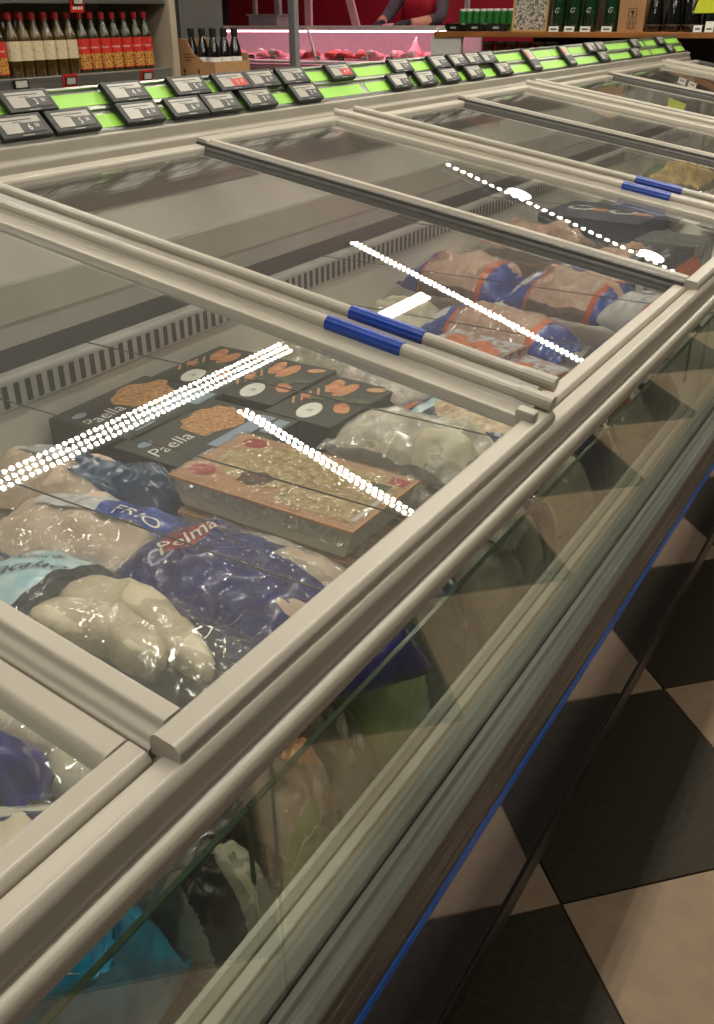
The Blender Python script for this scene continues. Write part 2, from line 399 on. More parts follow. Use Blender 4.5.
# bumper: a ribbed rubber profile
run('bumper', rounded([(-.03, .388), (.0105, .388), (.014, .402), (.024, .436), (.030, .454), (.030, .468), (.0265, .470), (.0265, .474), (.031, .476), (.031, .500), (.0275, .502), (.0275, .506), (.031, .508), (.028, .524), (-.03, .524)], .0025, 2), BUMPER)
run('front_sill_trim', rounded([(-.028, .520), (.031, .522), (.031, .529), (.024, .537), (.019, .537), (.017, .532), (.010, .532), (.008, .540), (.0003, .540), (.0003, .524), (-.028, .524)], .0012, 2), ALU_D)
run('inner_sill', rounded([(-.036, .40), (-.0070, .40), (-.0070, .538), (-.033, .538), (-.036, .530)], .002, 2), W_FRAME)
run('inner_sill_step', rounded([(-.052, .40), (-.038, .40), (-.038, .535), (-.050, .535), (-.052, .530)], .002, 2), W_LINER)
run('inner_sill_step', rounded([(-.066, .40), (-.054, .40), (-.054, .533), (-.064, .533), (-.066, .528)], .002, 2), W_FRAME)
run('front_liner', [(-.10, .20), (-.068, .20), (-.068, .524), (-.075, .524)], W_LINER)
# outer glass, in panes with butt joints
ys = [YA, .395-.78*2+.78, .395, .395+1.36, .395+2.72, .395+4.08, YB]
for a, b in zip(ys, ys[1:]):
    fpart('front_glass_pane', bx(-.0065, -.0005, a+.0015, b-.0015, .526, .826), FGLASS)
    fpart('inner_glass_pane', bx(-.0320, -.0280, a+.0015, b-.0015, .537, .745), IGLASS)
    fpart('pane_edge', bx(-.0325, -.0275, a+.0015, b-.0015, .7445, .7465), GEDGE)
    fpart('pane_joint', bx(-.0322, -.0278, b-.0006, b+.0006, .660, .745), GEDGE)
# top rail: a round lower bead and an upper capped section
run('rail_bead', rounded([(-.024, .8110), (.001, .8110), (.0050, .8175), (.0060, .828), (.0030, .8345), (-.004, .8360), (-.024, .8360)], .004, 5), W_FRAME, smooth=False)
run('rail_cap', rounded([(-.052, .826), (-.020, .8365), (-.0050, .8365), (-.0042, .842), (-.0060, .8600), (-.0110, .8665), (-.030, .8650), (-.032, .850), (-.052, .846)], .0035, 4), W_FRAME)
# back: ledge, wall bands, slotted grille
run('back_rail', rounded([(-1.205, .95), (-1.118, .95), (-1.118, 1.016), (-1.135, 1.022), (-1.150, 1.024), (-1.150, 1.050), (-1.158, 1.056), (-1.158, 1.080), (-1.205, 1.082)], .004, 3), W_PLASTIC)
def wp(s, h=0): # along the sloped back liner, s = 0 at the top
    return (-1.125+s*.40+h*.93, .958-s*.917+h*.37)
run('back_liner', [(-1.20, .20), (-1.00, .20), (-1.00, .68), wp(.25), wp(0), (-1.20, .958)], W_LINER)
run('liner_step', [wp(.098), wp(.098, .004), wp(.104, .007), wp(.165, .007), wp(.172, .003), wp(.172)], W_PLASTIC)
run('liner_band', [wp(.172), wp(.172, .003), wp(.205, .003), wp(.205)], G_LINER)
run('liner_dark_band', [wp(.205), wp(.205, .0045), wp(.247, .0045), wp(.247)], D_LINER)
gr = run('return_grille', rounded([(-1.024, .676), (-.998, .676), (-.994, .680), (-.994, .732), (-.998, .739), (-1.024, .739)], .003, 2), GRILLE)
sl = bx(-.9943, -.9925, -.0055, .0055, .686, .726)
bmesh.ops.translate(sl, verts=sl.verts, vec=OFF); me = bpy.data.meshes.new('grille_slot'); bmesh.ops.recalc_face_normals(sl, faces=sl.faces); sl.to_mesh(me); sl.free(); me.materials.append(SLOT)
for k in range(150):
    o = obj('grille_slot', me, None, gr); o.location.y = .62+k*.0255
run('chest_floor', [(-1.13, .18), (-.06, .18), (-.06, .21), (-1.13, .21)], W_LINER)
run('product_shelf', [(-1.0, .50), (-.275, .50), (-.275, .53), (-1.0, .53)], W_LINER)
run('product_shelf_skirt', [(-.285, .21), (-.275, .21), (-.275, .50), (-.285, .50)], W_LINER)
run('trough_floor', [(-.275, .37), (-.07, .37), (-.07, .40), (-.275, .40)], W_LINER)
for yy in (.672, .860, 1.135, 1.60, 1.93, 2.4, 2.9): fpart('divider_wire', cyl(bmesh.new(), (-1.04, yy+.004, .756), (-.03, yy, .752), .0012, 6), AEDGE)
run('chest_underside', [(-1.20, .02), (-.05, .02), (-.05, .17), (-1.20, .17)], PLINTH)
for y in (YA, YB-.05): fpart('end_wall', bx(-1.18, -.04, y, y+.05, .06, .84), W_PLASTIC)
# the price rail along the back: two channels on a 45 degree face
S2 = math.sqrt(.5)
def rp(s, h): return (-1.18-s*S2+h*S2, 1.08+s*S2+h*S2)     # s up the slope, h out of it
rail = run('price_rail', [rp(-.004, -.02), rp(-.004, .006), rp(.002, .008), rp(.005, .001), rp(.050, .001), rp(.052, .007), rp(.058, .007), rp(.061, .001), rp(.103, .001), rp(.105, .007), rp(.111, .006), rp(.113, -.02)], ALU)
run('rail_post_beam', [(-1.30, .20), (-1.205, .20), (-1.205, 1.075), (-1.262, 1.145), (-1.30, 1.15)], W_PLASTIC)
y = YA+.02
segs = [(-1.28, .55), (.555, 2.475), (2.50, 4.03), (4.035, 5.33), (5.37, 6.0)]
for a, b in segs:
    for s0, s1 in ((.010, .042), (.066, .097)):
        fpart('lime_strip', prism([rp(s0, .001), rp(s0, .0022), rp(s1, .0022), rp(s1, .001)], a, b), GREEN, parent=rail)

# ---- the lids
TH = math.atan(.1594)
def make_lid(k, y0, y1, up, near_handle, far_handle):
    z = .860+(.012 if up else 0.)
    L = y1-y0
    t = thing('sliding_lid', None, None)
    del_ = None
    t.parent = fz
    t.location = (-.03+OFF.x, y0+OFF.y, z); t.rotation_euler = (0, TH, 0)
    if not (near_handle or far_handle): pass
    D = 1.10
    FI = -.008 if up else -.026
    FW = .018 if up else -.002       # how far the front bar reaches over the rail
    obj('glass_pane', bx(-D+.01, FI+.008, .012, L-.012, -.002, .002), GLASS, t)
    obj('front_bar', prism(rounded([(FI, -.010), (FW, -.010), (FW, .004), (FW-.005, .009), (FI+.003, .009), (FI, .005)], .0025, 3), .002, L-.002), W_FRAME, t)
    obj('back_bar', prism(rounded([(-D, -.012), (-D+.03, -.012), (-D+.03, .004), (-D+.026, .009), (-D, .009)], .002, 2), .002, L-.002), W_FRAME, t)
    x0, x1 = -D+.002, FI+.001
    def side(name, prof): return obj(name, prism(rounded(prof, .0025, 3), x0, x1, axis='x'), W_FRAME, t)
    tz = .030-(.012 if up else 0)
    def grip(yc):
        cyl_b = cyl(bmesh.new(), (x0-.002, yc, tz), (FW-.016, yc, tz), .0085, 14)
        o = obj('handle_tube', cyl_b, W_FRAME, t, smooth=False)
        bm = cyl(bmesh.new(), (FW-.05, yc, tz), (FW-.006, yc, tz), .0098, 14)
        obj('tube_cap', bm, W_PLASTIC, t)
        g = bmesh.new(); n = 20; r0 = .0105
        A = [g.verts.new((-.305, yc+(r0-.0009*(i % 2))*cos(2*pi*i/n), tz+(r0-.0009*(i % 2))*sin(2*pi*i/n))) for i in range(n)]
        B = [g.verts.new((-.192, v.co.y, v.co.z)) for v in A]
        for i in range(n): g.faces.new((A[i], A[(i+1) % n], B[(i+1) % n], B[i]))
        g.faces.new(A[::-1]); g.faces.new(B)
        obj('blue_grip', g, GRIP, t)
    if far_handle:
        side('handle_flange', [(L-.042, -.010), (L-.005, -.012), (L-.005, tz-.004), (L-.011, tz-.004), (L-.016, tz-.012), (L-.040, .006)])
        grip(L-.005)
        obj('corner_clip', bx(-.016, .008, L-.052, L-.036, .006, .020, bev=.003), W_PLASTIC, t)
    else:
        o = side('side_bar', [(L-.024, -.010), (L, -.010), (L, .006), (L-.003, .009), (L-.020, .009), (L-.024, .004)])
        if y0 > .9: o.data.materials[0] = DARK_BAR  # far bars beyond the first lid darkened by colour
    if near_handle:
        side('handle_flange', [(.002, -.012), (.032, -.012), (.032, .004), (.026, tz-.006), (.016, tz-.004), (.008, tz-.010), (.002, .004)])
        grip(.022)
    elif up:
        side('side_bar', [(0, -.020), (.031, -.012), (.031, .009), (.014, .010), (.011, .003), (.006, .001), (.003, -.004), (0, -.006)])
        if y0 > 1: obj('dark_strip', bx(x0, x1, -.003, .0105, -.019, .0035, bev=.002), DARK_BAR, t)  # dark strip added so the bar's lower edge is dark by colour
    else:
        side('side_bar', [(0, -.010), (.024, -.010), (.024, .004), (.020, .009), (.003, .009), (0, .006)])
    return t
LIDS = [(-.50, .311, 0, 0, 0), (.313, .975, 1, 0, 1), (1.003, 1.662, 0, 1, 0), (1.646, 2.208, 1, 0, 1), (2.275, 2.950, 0, 1, 0), (2.934, 3.505, 1, 0, 1), (3.560, 4.450, 0, 1, 0), (4.434, 5.300, 1, 0, 1), (5.350, 5.99, 0, 1, 0), (-1.27, -.515, 1, 0, 1)]
for k, a in enumerate(LIDS): make_lid(k, *a)

# ------------------------------------------------------------------ frozen goods
def bag(name, label, cat, loc, L, W, H, rz=0, seed=0, zones=None, mats=None, contents=None, texts=(), rot=(0, 0), group=None, nu=44, nv=30, lump=.16, cscale=.93, fillets=None, flap=.10, sag=.0, flatness=2.4, overwrap=False):
    if nu == 44 and loc[1] < 2: nu, nv = 72, 48
    """a filled plastic bag lying on its side: pillow shape along local x with flat sealed ends"""
    t = thing(name, label, cat, loc, (rot[0], rot[1], rz), group)
    off = Vector((seed*7.31, seed*3.17, seed*1.7))
    def surf(u, v, top=True, k=1.0, lf=1.0):
        uu = min(1, abs(u)/(1-flap)); a = max(0., 1-uu**3.2)**.55
        b = max(0., 1-abs(v)**flatness)**.62
        n = noise.noise(Vector((u*2.3*L/.25, v*2.0*W/.18, .3))+off)+.5*noise.noise(Vector((u*5.5, v*5.0, 1.3))+off*1.3)
        rid = 1-abs(noise.noise(Vector((u*4.0+v*2.5, v*3.2-u*1.5, 4.1))+off))*2
        h = H*a*b*(1+lump*lf*n)+.10*H*lump*lf*max(0, rid-.6)*a
        pinch = 1-.13*(1-a)*(1 if uu >= .55 else 0)*min(1, (uu-.55)/.45) if uu > .55 else 1
        x = L/2*u*k+.006*noise.noise(Vector((v*3, 0, u*2))+off); y = W/2*v*k*pinch*(1+.05*noise.noise(Vector((u*2.2, v, 9))+off))
        wave = .006*sin(v*9+seed)*(1 if uu >= 1 else 0)
        z = .28*H+(h*.74 if top else -h*.26)*k+wave+sag*H*(u*u)
        return (x, y, max(z, .002))
    zones = zones or (lambda u, v: 'clear'); mats = mats or {'clear': FILM}
    sets = {}
    for top in (True, False):
        P = [[surf(-1+2*i/nu, -1+2*j/nv, top) for j in range(nv+1)] for i in range(nu+1)]
        for i in range(nu):
            for j in range(nv):
                zn = zones(-1+2*(i+.5)/nu, -1+2*(j+.5)/nv)
                d = sets.setdefault(zn, ({}, [], []))
                ids = []
                for (a, b) in ((i, j), (i+1, j), (i+1, j+1), (i, j+1)):
                    key = (top, a, b) if 0 < b < nv and 0 < a < nu else (None, a, b)
                    if key not in d[0]: d[0][key] = len(d[1]); d[1].append(P[a][b])
                    ids.append(d[0][key])
                if len(set(ids)) == 4: d[2].append(ids if top else ids[::-1])
    for zn, (_, vv, ff) in sets.items():
        me = bpy.data.meshes.new(zn); me.from_pydata(vv, [], ff); me.update(); me.materials.append(mats[zn])
        for p in me.polygons: p.use_smooth = True
        o = bpy.data.objects.new({'clear': 'clear_film'}.get(zn, zn), me); C.objects.link(o); o.parent = t
    if overwrap:
        n1, n2 = nu, nv; vv = []; ff = []
        for i in range(n1+1):
            for j in range(n2+1):
                u, v = -1+2*i/n1, -1+2*j/n2; q = surf(u, v, True)
                w = .0045+.004*abs(noise.noise(Vector((u*9+v*5, v*8-u*3, 7))+off))
                vv.append((q[0]*1.01, q[1]*1.01, q[2]+w))
        for i in range(n1):
            for j in range(n2): a = i*(n2+1)+j; ff.append((a, a+n2+1, a+n2+2, a+1))
        me = bpy.data.meshes.new('outer_wrap'); me.from_pydata(vv, [], ff); me.update(); me.materials.append(FILM_W)
        o = bpy.data.objects.new('outer_wrap', me); C.objects.link(o); o.parent = t
    if contents:
        n1, n2 = 26, 18; vv = []; ff = []
        for top in (True, False):
            base = len(vv)
            for i in range(n1+1):
                for j in range(n2+1):
                    q = surf((-1+2*i/n1)*(1-flap*.9)*cscale, (-1+2*j/n2)*cscale, top, 1, 2.2)
                    vv.append((q[0], q[1], .28*H+(q[2]-.28*H)*.93))
            for i in range(n1):
                for j in range(n2):
                    a = base+i*(n2+1)+j; f = [a, a+n2+1, a+n2+2, a+1]; ff.append(f if top else f[::-1])
        me = bpy.data.meshes.new('contents'); me.from_pydata(vv, [], ff); me.update(); me.materials.append(contents)
        for p in me.polygons: p.use_smooth = True
        o = bpy.data.objects.new('contents', me); C.objects.link(o); o.parent = t
    for (fu, fv, fl, fw, fh, fr, fm) in (fillets or []):
        bm = bmesh.new(); bmesh.ops.create_uvsphere(bm, u_segments=18, v_segments=10, radius=1)
        cx_, cy_, cz_ = surf(fu, fv, True)
        for v in bm.verts:
            p = v.co.copy(); n = 1+.22*noise.noise(p*1.6+off+Vector((fu*9, fv*9, 0)))
            sq = lambda c, e: math.copysign(abs(c)**e, c)
            tp = 1-.30*max(0, p.x)
            x, y, z = sq(p.x, .8)*fl/2*n, sq(p.y, .75)*fw/2*n*tp, sq(p.z, .8)*fh/2*n
            v.co = (cx_+x*cos(fr)-y*sin(fr), cy_+x*sin(fr)+y*cos(fr), max(.004, cz_-fh*.54+z))
        obj('fish_fillet', bm, fm, t, smooth=True)
    for (body, u, v, size, ro, mat, sh) in texts:
        def fn(a, b, u=u, v=v, ro=ro):
            x = u*L/2+a*cos(ro)-b*sin(ro); y = v*W/2+a*sin(ro)+b*cos(ro)
            q = surf(max(-.99, min(.99, x/(L/2))), max(-.97, min(.97, y/(W/2))), True)
            return (q[0], q[1], q[2]+.0022)
        lettering(t, body, mat, fn, size, shear=sh)
    return t
def printed(surf_thing): return surf_thing

def carton(name, label, cat, loc, L, W, H, rz, mat, tilt=(0, 0), group=None):
    t = thing(name, label, cat, loc, (tilt[0], tilt[1], rz), group)
    obj('carton_body', bx(-L/2, L/2, -W/2, W/2, 0, H, bev=.0015), mat, t)
    return t
def decal(t, name, pts, mat, H, lift=0): return obj(name, flat(pts, H+.0002+lift, H+.0008+lift), mat, t)

# --- ready-meal cartons by the grille: black with food pictures (long side along the freezer)
def meal_box(label, loc, rz, kind, seed=0, plain=False):
    L, W, H = (.262, .205, .052) if kind == 1 else (.225, .150, .052)
    t = carton('meal_carton', label, 'food carton', loc, L, W, H, rz, BOXBLK, (0, 0), 'black ready-meal cartons')
    if plain: return t
    if kind == 1:
        decal(t, 'food_picture', oval(.050, .034, .072, .054, 22, .1, .3, seed), NOODLE, H)
        decal(t, 'info_panel', quad(.040, -.045, .155, .034, .02), BOXBLUE, H)
        decal(t, 'info_panel', quad(.085, -.082, .060, .026, .02), BOXBLUE, H)
        for k in range(3): decal(t, 'print_line', quad(-.07, -.05-.014*k, .05, .005), BOXBLUE, H)
        lettering(t, 'Paella', WHITEP, on_top(-.072, .020, H+.0010, .05), .044, shear=.2)
        decal(t, 'emblem', oval(-.095, .060, .016, .010, 16), BOXBLUE, H)
    else:
        decal(t, 'emblem', oval(-.066, .005, .038, .022, 20, .25), WHITEP, H)
        lettering(t, 'la', INK, on_top(-.066, .005, H+.0012, .2), .020, shear=.2)
        for k, (x, y, w, h, m) in enumerate(((.055, .005, .040, .016, PEACH), (.062, .036, .038, .015, PEACH), (-.028, -.042, .026, .016, PEACH), (-.01, .05, .016, .012, PEACH), (.008, -.020, .028, .010, LEAF), (-.01, .03, .018, .007, LEAF), (.02, -.050, .022, .012, LEAF), (.085, -.045, .020, .012, TERRA))):
            decal(t, 'ingredient_picture', oval(x, y, w, h, 14, .3*k, .2, seed+k), m, H, .0001*k)
        for k in range(5): decal(t, 'ingredient_stripe', quad(-.04+.020*k, .062-.005*k, .036, .0045, .6), TERRA, H)
    return t
R90 = pi/2
for (x, y, k, sd, r, lb) in ((-.888, 1.160, 1, 2, .03, 'black ready-meal carton with noodle picture, beside the slotted grille'),
                       (-.690, 1.125, 1, 7, -.02, 'black ready-meal carton with noodle picture, nearest the golden tray'),
                       (-.905, 1.405, 2, 4, .02, 'black carton with white oval emblem, beside the grille'),
                       (-.748, 1.400, 2, 6, .0, 'black carton with white oval emblem, middle of the three'),
                       (-.590, 1.370, 2, 9, -.04, 'black carton with white oval emblem, next to the frosty bag')):
    meal_box(lb, (x, y, .590), R90+r, k, sd)
    meal_box(lb.replace('black', 'lower black', 1)+', underneath', (x+.003, y-.004, .536), R90+r*.5, k, sd, plain=True)

# --- golden wrapped meal trays
WRAP = film('tray_wrap', .03, gloss=.20, wr=1.0, scale=30)
def tray(label, loc, rz, L=.345, W=.190, H=.05, tilt=(0, 0), seed=0):
    t = thing('meal_tray', label, 'meal tray', loc, (tilt[0], tilt[1], rz), 'golden film-wrapped meal trays')
    obj('tray_body', prism(rounded([(-L/2+.018, 0), (L/2-.018, 0), (L/2-.004, H-.004), (-L/2+.004, H-.004)], .003, 2), -W/2+.006, W/2-.006), TRAY, t)
    obj('card_sleeve', bx(-L/2, L/2, -W/2, W/2, H-.005, H, bev=.001), TERRA, t)
    decal(t, 'rice_picture', oval(-.05, .014, .095, .066, 22, .1, .2, seed), GOLDP, H)
    decal(t, 'rice_picture', quad(.085, .0, .150, .155), GOLDP, H, .0003)
    decal(t, 'dark_food_picture', oval(-.045, -.035, .030, .022, 16, .1, .4, seed+2), FOODD, H, .0005)
    decal(t, 'red_seal', oval(-L/2+.045, W/2-.028, .023, .017, 18), REDP, H, .0006)
    decal(t, 'red_seal', oval(-L/2+.036, -W/2+.040, .024, .018, 18), REDP, H, .0006)
    for k in range(9): decal(t, 'print_line', quad(.070+.003*k, -.06+.013*k, .07, .0022, .35), TERRA, H, .0006)
    decal(t, 'nutrition_mark', quad(L/2-.024, W/2-.026, .030, .022), REDP, H, .0006)
    decal(t, 'nutrition_mark', quad(L/2-.040, W/2-.056, .034, .022), LEAF, H, .0006)
    decal(t, 'nutrition_mark', quad(L/2-.016, -.02, .008, .10), WHITEP, H, .0006)
    n1, n2 = 46, 26; vv = []; ff = []; off = Vector((seed+3.3, 1, 2))     # loose film over the tray
    for i in range(n1+1):
        for j in range(n2+1):
            u = -1+2*i/n1; v = -1+2*j/n2
            ed = max(abs(u), abs(v)); z = H+.0045+.004*noise.noise(Vector((u*5, v*4, 0))+off)+.004*abs(noise.noise(Vector((u*14+v*6, v*9, 3))+off))
            if ed > .97: z = H*.45
            vv.append((u*(L/2+.004), v*(W/2+.004), z))
    for i in range(n1):
        for j in range(n2):
            a = i*(n2+1)+j; ff.append((a, a+n2+1, a+n2+2, a+1))
    me = bpy.data.meshes.new('wrap'); me.from_pydata(vv, [], ff); me.update(); me.materials.append(WRAP)
    o = bpy.data.objects.new('wrap_film', me); C.objects.link(o); o.parent = t
    return t
FOODD = food('dark_food_print', '#7A4A24', '#3A2412', 120)
tray('golden film-wrapped meal tray with two red seals, topmost of its stack', (-.440, 1.030, .610), -.02, seed=1)
tray('golden film-wrapped meal tray underneath the other one', (-.430, 1.034, .550), .02, seed=4)

RED_F = pfilm('red_film', '#B02A2C', '#8C2030')
# --- bags under the nearest full lid
bag('fish_bag', 'violet-blue printed fish bag with red oval mark, lying by the front rail', 'bag of fish', (-.330, .750, .588), .37, .225, .120, -.02, 3,
    zones=lambda u, v: 'clear' if (v > .12+.2*(u<.3) and u > -.15) or u > .93 else ('red_oval' if ((u+.42)/.15)**2+((v-.06)/.46)**2 < 1 else 'printed_film'), mats={'clear': FILM_M, 'printed_film': P_VIOLET, 'red_oval': RED_F},
    contents=FISHP, overwrap=True, texts=[('Pelmar', -.36, .0, .036, 1.25, WHITEP, .25)], lump=.12)
bag('fish_bag', 'violet-blue bag end with a red stripe, jammed against the front rail', 'bag of fish', (-.158, .742, .600), .17, .15, .075, .95, 5,
    zones=lambda u, v: 'red_stripe' if -.1 < u < .35 and v > -.5 else 'printed_film', mats={'printed_film': P_VIOLET, 'red_stripe': RED_F}, lump=.15)
bag('fish_bag', 'beige fish bag with white label and blue panel, behind the violet bag', 'bag of fish', (-.620, .770, .570), .34, .20, .105, .18, 8,
    zones=lambda u, v: 'white_label' if v > -.05 and -.50 < u < .12 else ('blue_panel' if (v > -.05 and u > .10) else 'clear'), mats={'clear': FILM, 'white_label': P_WHITE, 'blue_panel': P_BLUE},
    contents=FISHP, texts=[('FRIO', .46, .14, .036, -.05, WHITEP, .1)], lump=.14)
bag('fish_bag', 'pale fish bag with white slip on blue film, far left by the dotted reflection', 'bag of fish', (-.830, .895, .555), .30, .215, .10, .14, 12,
    zones=lambda u, v: 'white_label' if v > .05 and u < .12 else ('blue_panel' if v > -.25 and (v > .05 or u > .35) else 'clear'), mats={'clear': FILM, 'white_label': P_WHITE, 'blue_panel': P_STEEL},
    contents=FISHP, lump=.14)
bag('fish_bag', 'steel-blue bag end lying beside the black cartons', 'bag of fish', (-.70, .960, .536), .18, .11, .105, .15, 14,
    zones=lambda u, v: 'blue_panel', mats={'blue_panel': P_STEEL}, lump=.12)
bag('cod_bag', 'clear bag of cod fillets with pale aqua label, in the near lid corner', 'bag of cod', (-.392, .590, .618), .51, .185, .085, -.06, 21,
    zones=lambda u, v: ('green_mark' if ((u+.74)/.10)**2+((v+.45)/.35)**2 < 1 else ('aqua_stripe' if u < -.86 or v > .75 else 'aqua_label')) if u < -.36 else 'clear', mats={'clear': FILM, 'aqua_label': P_AQUA, 'aqua_stripe': P_TEAL, 'green_mark': pfilm('soft_green_film', '#7FA860')}, contents=None, lump=.10, flap=.06,
    fillets=[(-.10, .22, .13, .080, .055, .3, FISH), (.16, .30, .17, .060, .050, -.22, FISH), (-.04, -.30, .13, .070, .05, .1, FISH), (.24, -.16, .14, .060, .045, -.3, FISH), (.46, .06, .13, .045, .04, -.3, FISH)],
    texts=[('bacalao', -.54, -.02, .036, .50, P_NAVY, .15), ('lomos de', -.58, .30, .017, .50, P_NAVY, .1)])
bag('cod_bag', 'clear bag of cod fillets with teal label, under the aqua-labelled one', 'bag of cod', (-.365, .462, .536), .43, .17, .105, -.03, 25,
    zones=lambda u, v: 'teal_label' if u < -.46 else 'clear', mats={'clear': FILM, 'teal_label': P_TEAL}, contents=None, lump=.10, flap=.06,
    fillets=[(-.28, .1, .13, .09, .07, .1, FISH), (.08, .15, .14, .085, .07, .0, FISH), (.36, -.1, .10, .07, .05, .3, FROST)],
    texts=[('bacalao', -.66, .1, .030, .3, P_NAVY, .15)])
bag('fish_bag', 'pale fish bag with blue film at the left frame edge', 'bag of fish', (-.70, .598, .570), .20, .15, .10, .15, 29,
    zones=lambda u, v: 'blue_panel' if v > .45 else 'clear', mats={'clear': FILM, 'blue_panel': P_STEEL}, contents=FISH, lump=.12)
bag('frozen_bag', 'frosty white bag of frozen pieces on the cartons, upper of two', 'bag of frozen food', (-.335, 1.228, .622), .300, .165, .088, -.10, 33, mats={'clear': FILM_M}, contents=FROST, lump=.3)
bag('frozen_bag', 'frosty white bag of frozen pieces, lower of two beside the golden tray', 'bag of frozen food', (-.235, 1.165, .548), .24, .11, .085, .12, 35, mats={'clear': FILM_M}, contents=FROST, lump=.3)
bag('squid_bag', 'clear squid bag with round blue mark, near the blue grips', 'bag of squid', (-.565, 1.545, .590), .25, .155, .072, -.28, 41,
    zones=lambda u, v: 'blue_mark' if ((u+.60)/.22)**2+((v)/.6)**2 < 1 else ('yellow_mark' if ((u+.22)/.15)**2+((v)/.5)**2 < 1 else 'clear'), mats={'clear': FILM_D, 'blue_mark': P_BLUE, 'yellow_mark': pfilm('ochre_film', '#B99A50')}, contents=SQUID, lump=.25)
bag('clam_bag', 'blue clam bag with pictured clams and small red marks', 'bag of clams', (-.325, 1.408, .600), .31, .170, .066, -.22, 44,
    zones=lambda u, v: 'clam_picture' if ((u-.15)/.62)**2+((v-.1)/.75)**2 < 1 else ('red_mark' if ((u-.78)/.12)**2+((v+.1)/.25)**2 < 1 or ((u+.72)/.12)**2+((v+.4)/.25)**2 < 1 else ('pale_mark' if -.55 < u < -.4 else 'printed_film')),
    mats={'clam_picture': CLAM, 'printed_film': P_NAVY, 'red_mark': P_ORANGE, 'pale_mark': P_AQUA}, lump=.1)
bag('frozen_bag', 'crumpled clear bag with faint grey print between cartons and frame', 'bag of frozen food', (-.80, 1.645, .575), .28, .15, .075, .05, 47, mats={'clear': FILM_D}, contents=FROST, lump=.25, texts=[('pota', -.4, .1, .04, .1, P_GREY, .1)])

# --- bags under the lower lid at the picture's left edge
bag('fish_bag', 'violet bag with dark teal edge under the lower near lid', 'bag of fish', (-.385, .350, .590), .20, .13, .10, .25, 51,
    zones=lambda u, v: 'teal_panel' if v < -.2 else 'printed_film', mats={'printed_film': P_VIOLET, 'teal_panel': pfilm('dark_teal_film', '#163A48')}, lump=.12)
bag('fish_bag', 'clear bag with round navy mark under the lower near lid', 'bag of fish', (-.225, .285, .600), .20, .19, .085, .7, 55,
    zones=lambda u, v: 'navy_mark' if ((u-.28)/.40)**2+((v-.22)/.36)**2 < 1 else ('teal_panel' if v < -.35 else 'clear'), mats={'clear': FILM_M, 'navy_mark': P_NAVY, 'teal_panel': P_TEAL}, contents=FROST, lump=.16)

# --- bags standing in the trough behind the front glass (long side along the freezer)
def front(label, y, L, W, H, z, seed, x=-.185, **kw):
    return bag('frozen_bag', label, 'bag of frozen food', (x, y, z), L, W, H, R90+kw.pop('r', 0), seed, flatness=3.2, group='bags behind the front glass', **kw)
front('teal-blue bag with a row of white dots behind the front glass', .220, .40, .145, .235, .405, 61, x=-.190, zones=lambda u, v: 'white_dots' if abs(v+.55) < .10 and u < .1 and (u*9) % 1 < .55 else 'printed_film', mats={'printed_film': P_TEAL, 'white_dots': P_WHITE}, lump=.12)
front('clear grey bag with black corner prints behind the front glass', .462, .125, .15, .14, .402, 63, x=-.165, zones=lambda u, v: 'black_print' if (v < 0 and abs(u+.1-v*.4) < .35) else 'clear', mats={'clear': FILM_D, 'black_print': P_DARK}, contents=FROST)
front('clear bag with orange and cream pieces behind the front glass', .585, .12, .16, .205, .402, 65, x=-.170, zones=lambda u, v: 'orange_print' if ((u-.3)/.4)**2+((v+.4)/.3)**2 < 1 else ('green_print' if v < -.82 and u < 0 else 'clear'), mats={'clear': FILM, 'orange_print': pfilm('pale_orange_film', '#D89A70'), 'green_print': pfilm('muted_green_film', '#9AB070')}, contents=FISHP)
front('crumpled clear bag between the orange-marked and green bags', .685, .085, .14, .16, .402, 67, x=-.160, mats={'clear': FILM_D}, contents=FROST, lump=.3)
front('lime-green bag behind the front glass', .795, .17, .165, .235, .405, 69, zones=lambda u, v: 'pale_band' if v < -.62 else 'printed_film', mats={'printed_film': P_GREEN, 'pale_band': pfilm('pale_green_film', '#A9C97A')}, lump=.14)
front('slate-blue bag behind the front glass, after the green one', .965, .19, .165, .185, .405, 71, zones=lambda u, v: 'navy_band' if v > -.2 else 'printed_film', mats={'printed_film': pfilm('slate_film', '#3C4C5C'), 'navy_band': P_NAVY}, lump=.14)
front('pale frosty bag behind the front glass, after the slate-blue one', 1.135, .155, .165, .18, .405, 73, mats={'clear': FILM_M}, contents=FROST)
front('navy-banded bag behind the front glass', 1.290, .155, .165, .18, .405, 75, zones=lambda u, v: 'navy_band' if abs(u) < .35 else 'clear', mats={'clear': FILM_M, 'navy_band': P_NAVY}, contents=FISH)
front('cream frosty bag behind the front glass, right of the navy-banded one', 1.460, .185, .165, .18, .405, 77, mats={'clear': FILM_M}, contents=FISH)
front('dark navy bag behind the front glass, below the paired blue grips', 1.650, .195, .165, .18, .405, 79, zones=lambda u, v: 'clear' if u > .4 else 'navy_band', mats={'clear': FILM_M, 'navy_band': P_NAVY}, contents=FROST)
front('pale bag behind the front glass, second from the right edge', 1.850, .20, .165, .18, .405, 81, mats={'clear': FILM_M}, contents=FROST)
front('blue-grey bag behind the front glass, nearest the right edge', 2.065, .22, .165, .155, .405, 83, zones=lambda u, v: 'printed_film', mats={'printed_film': P_GREY})

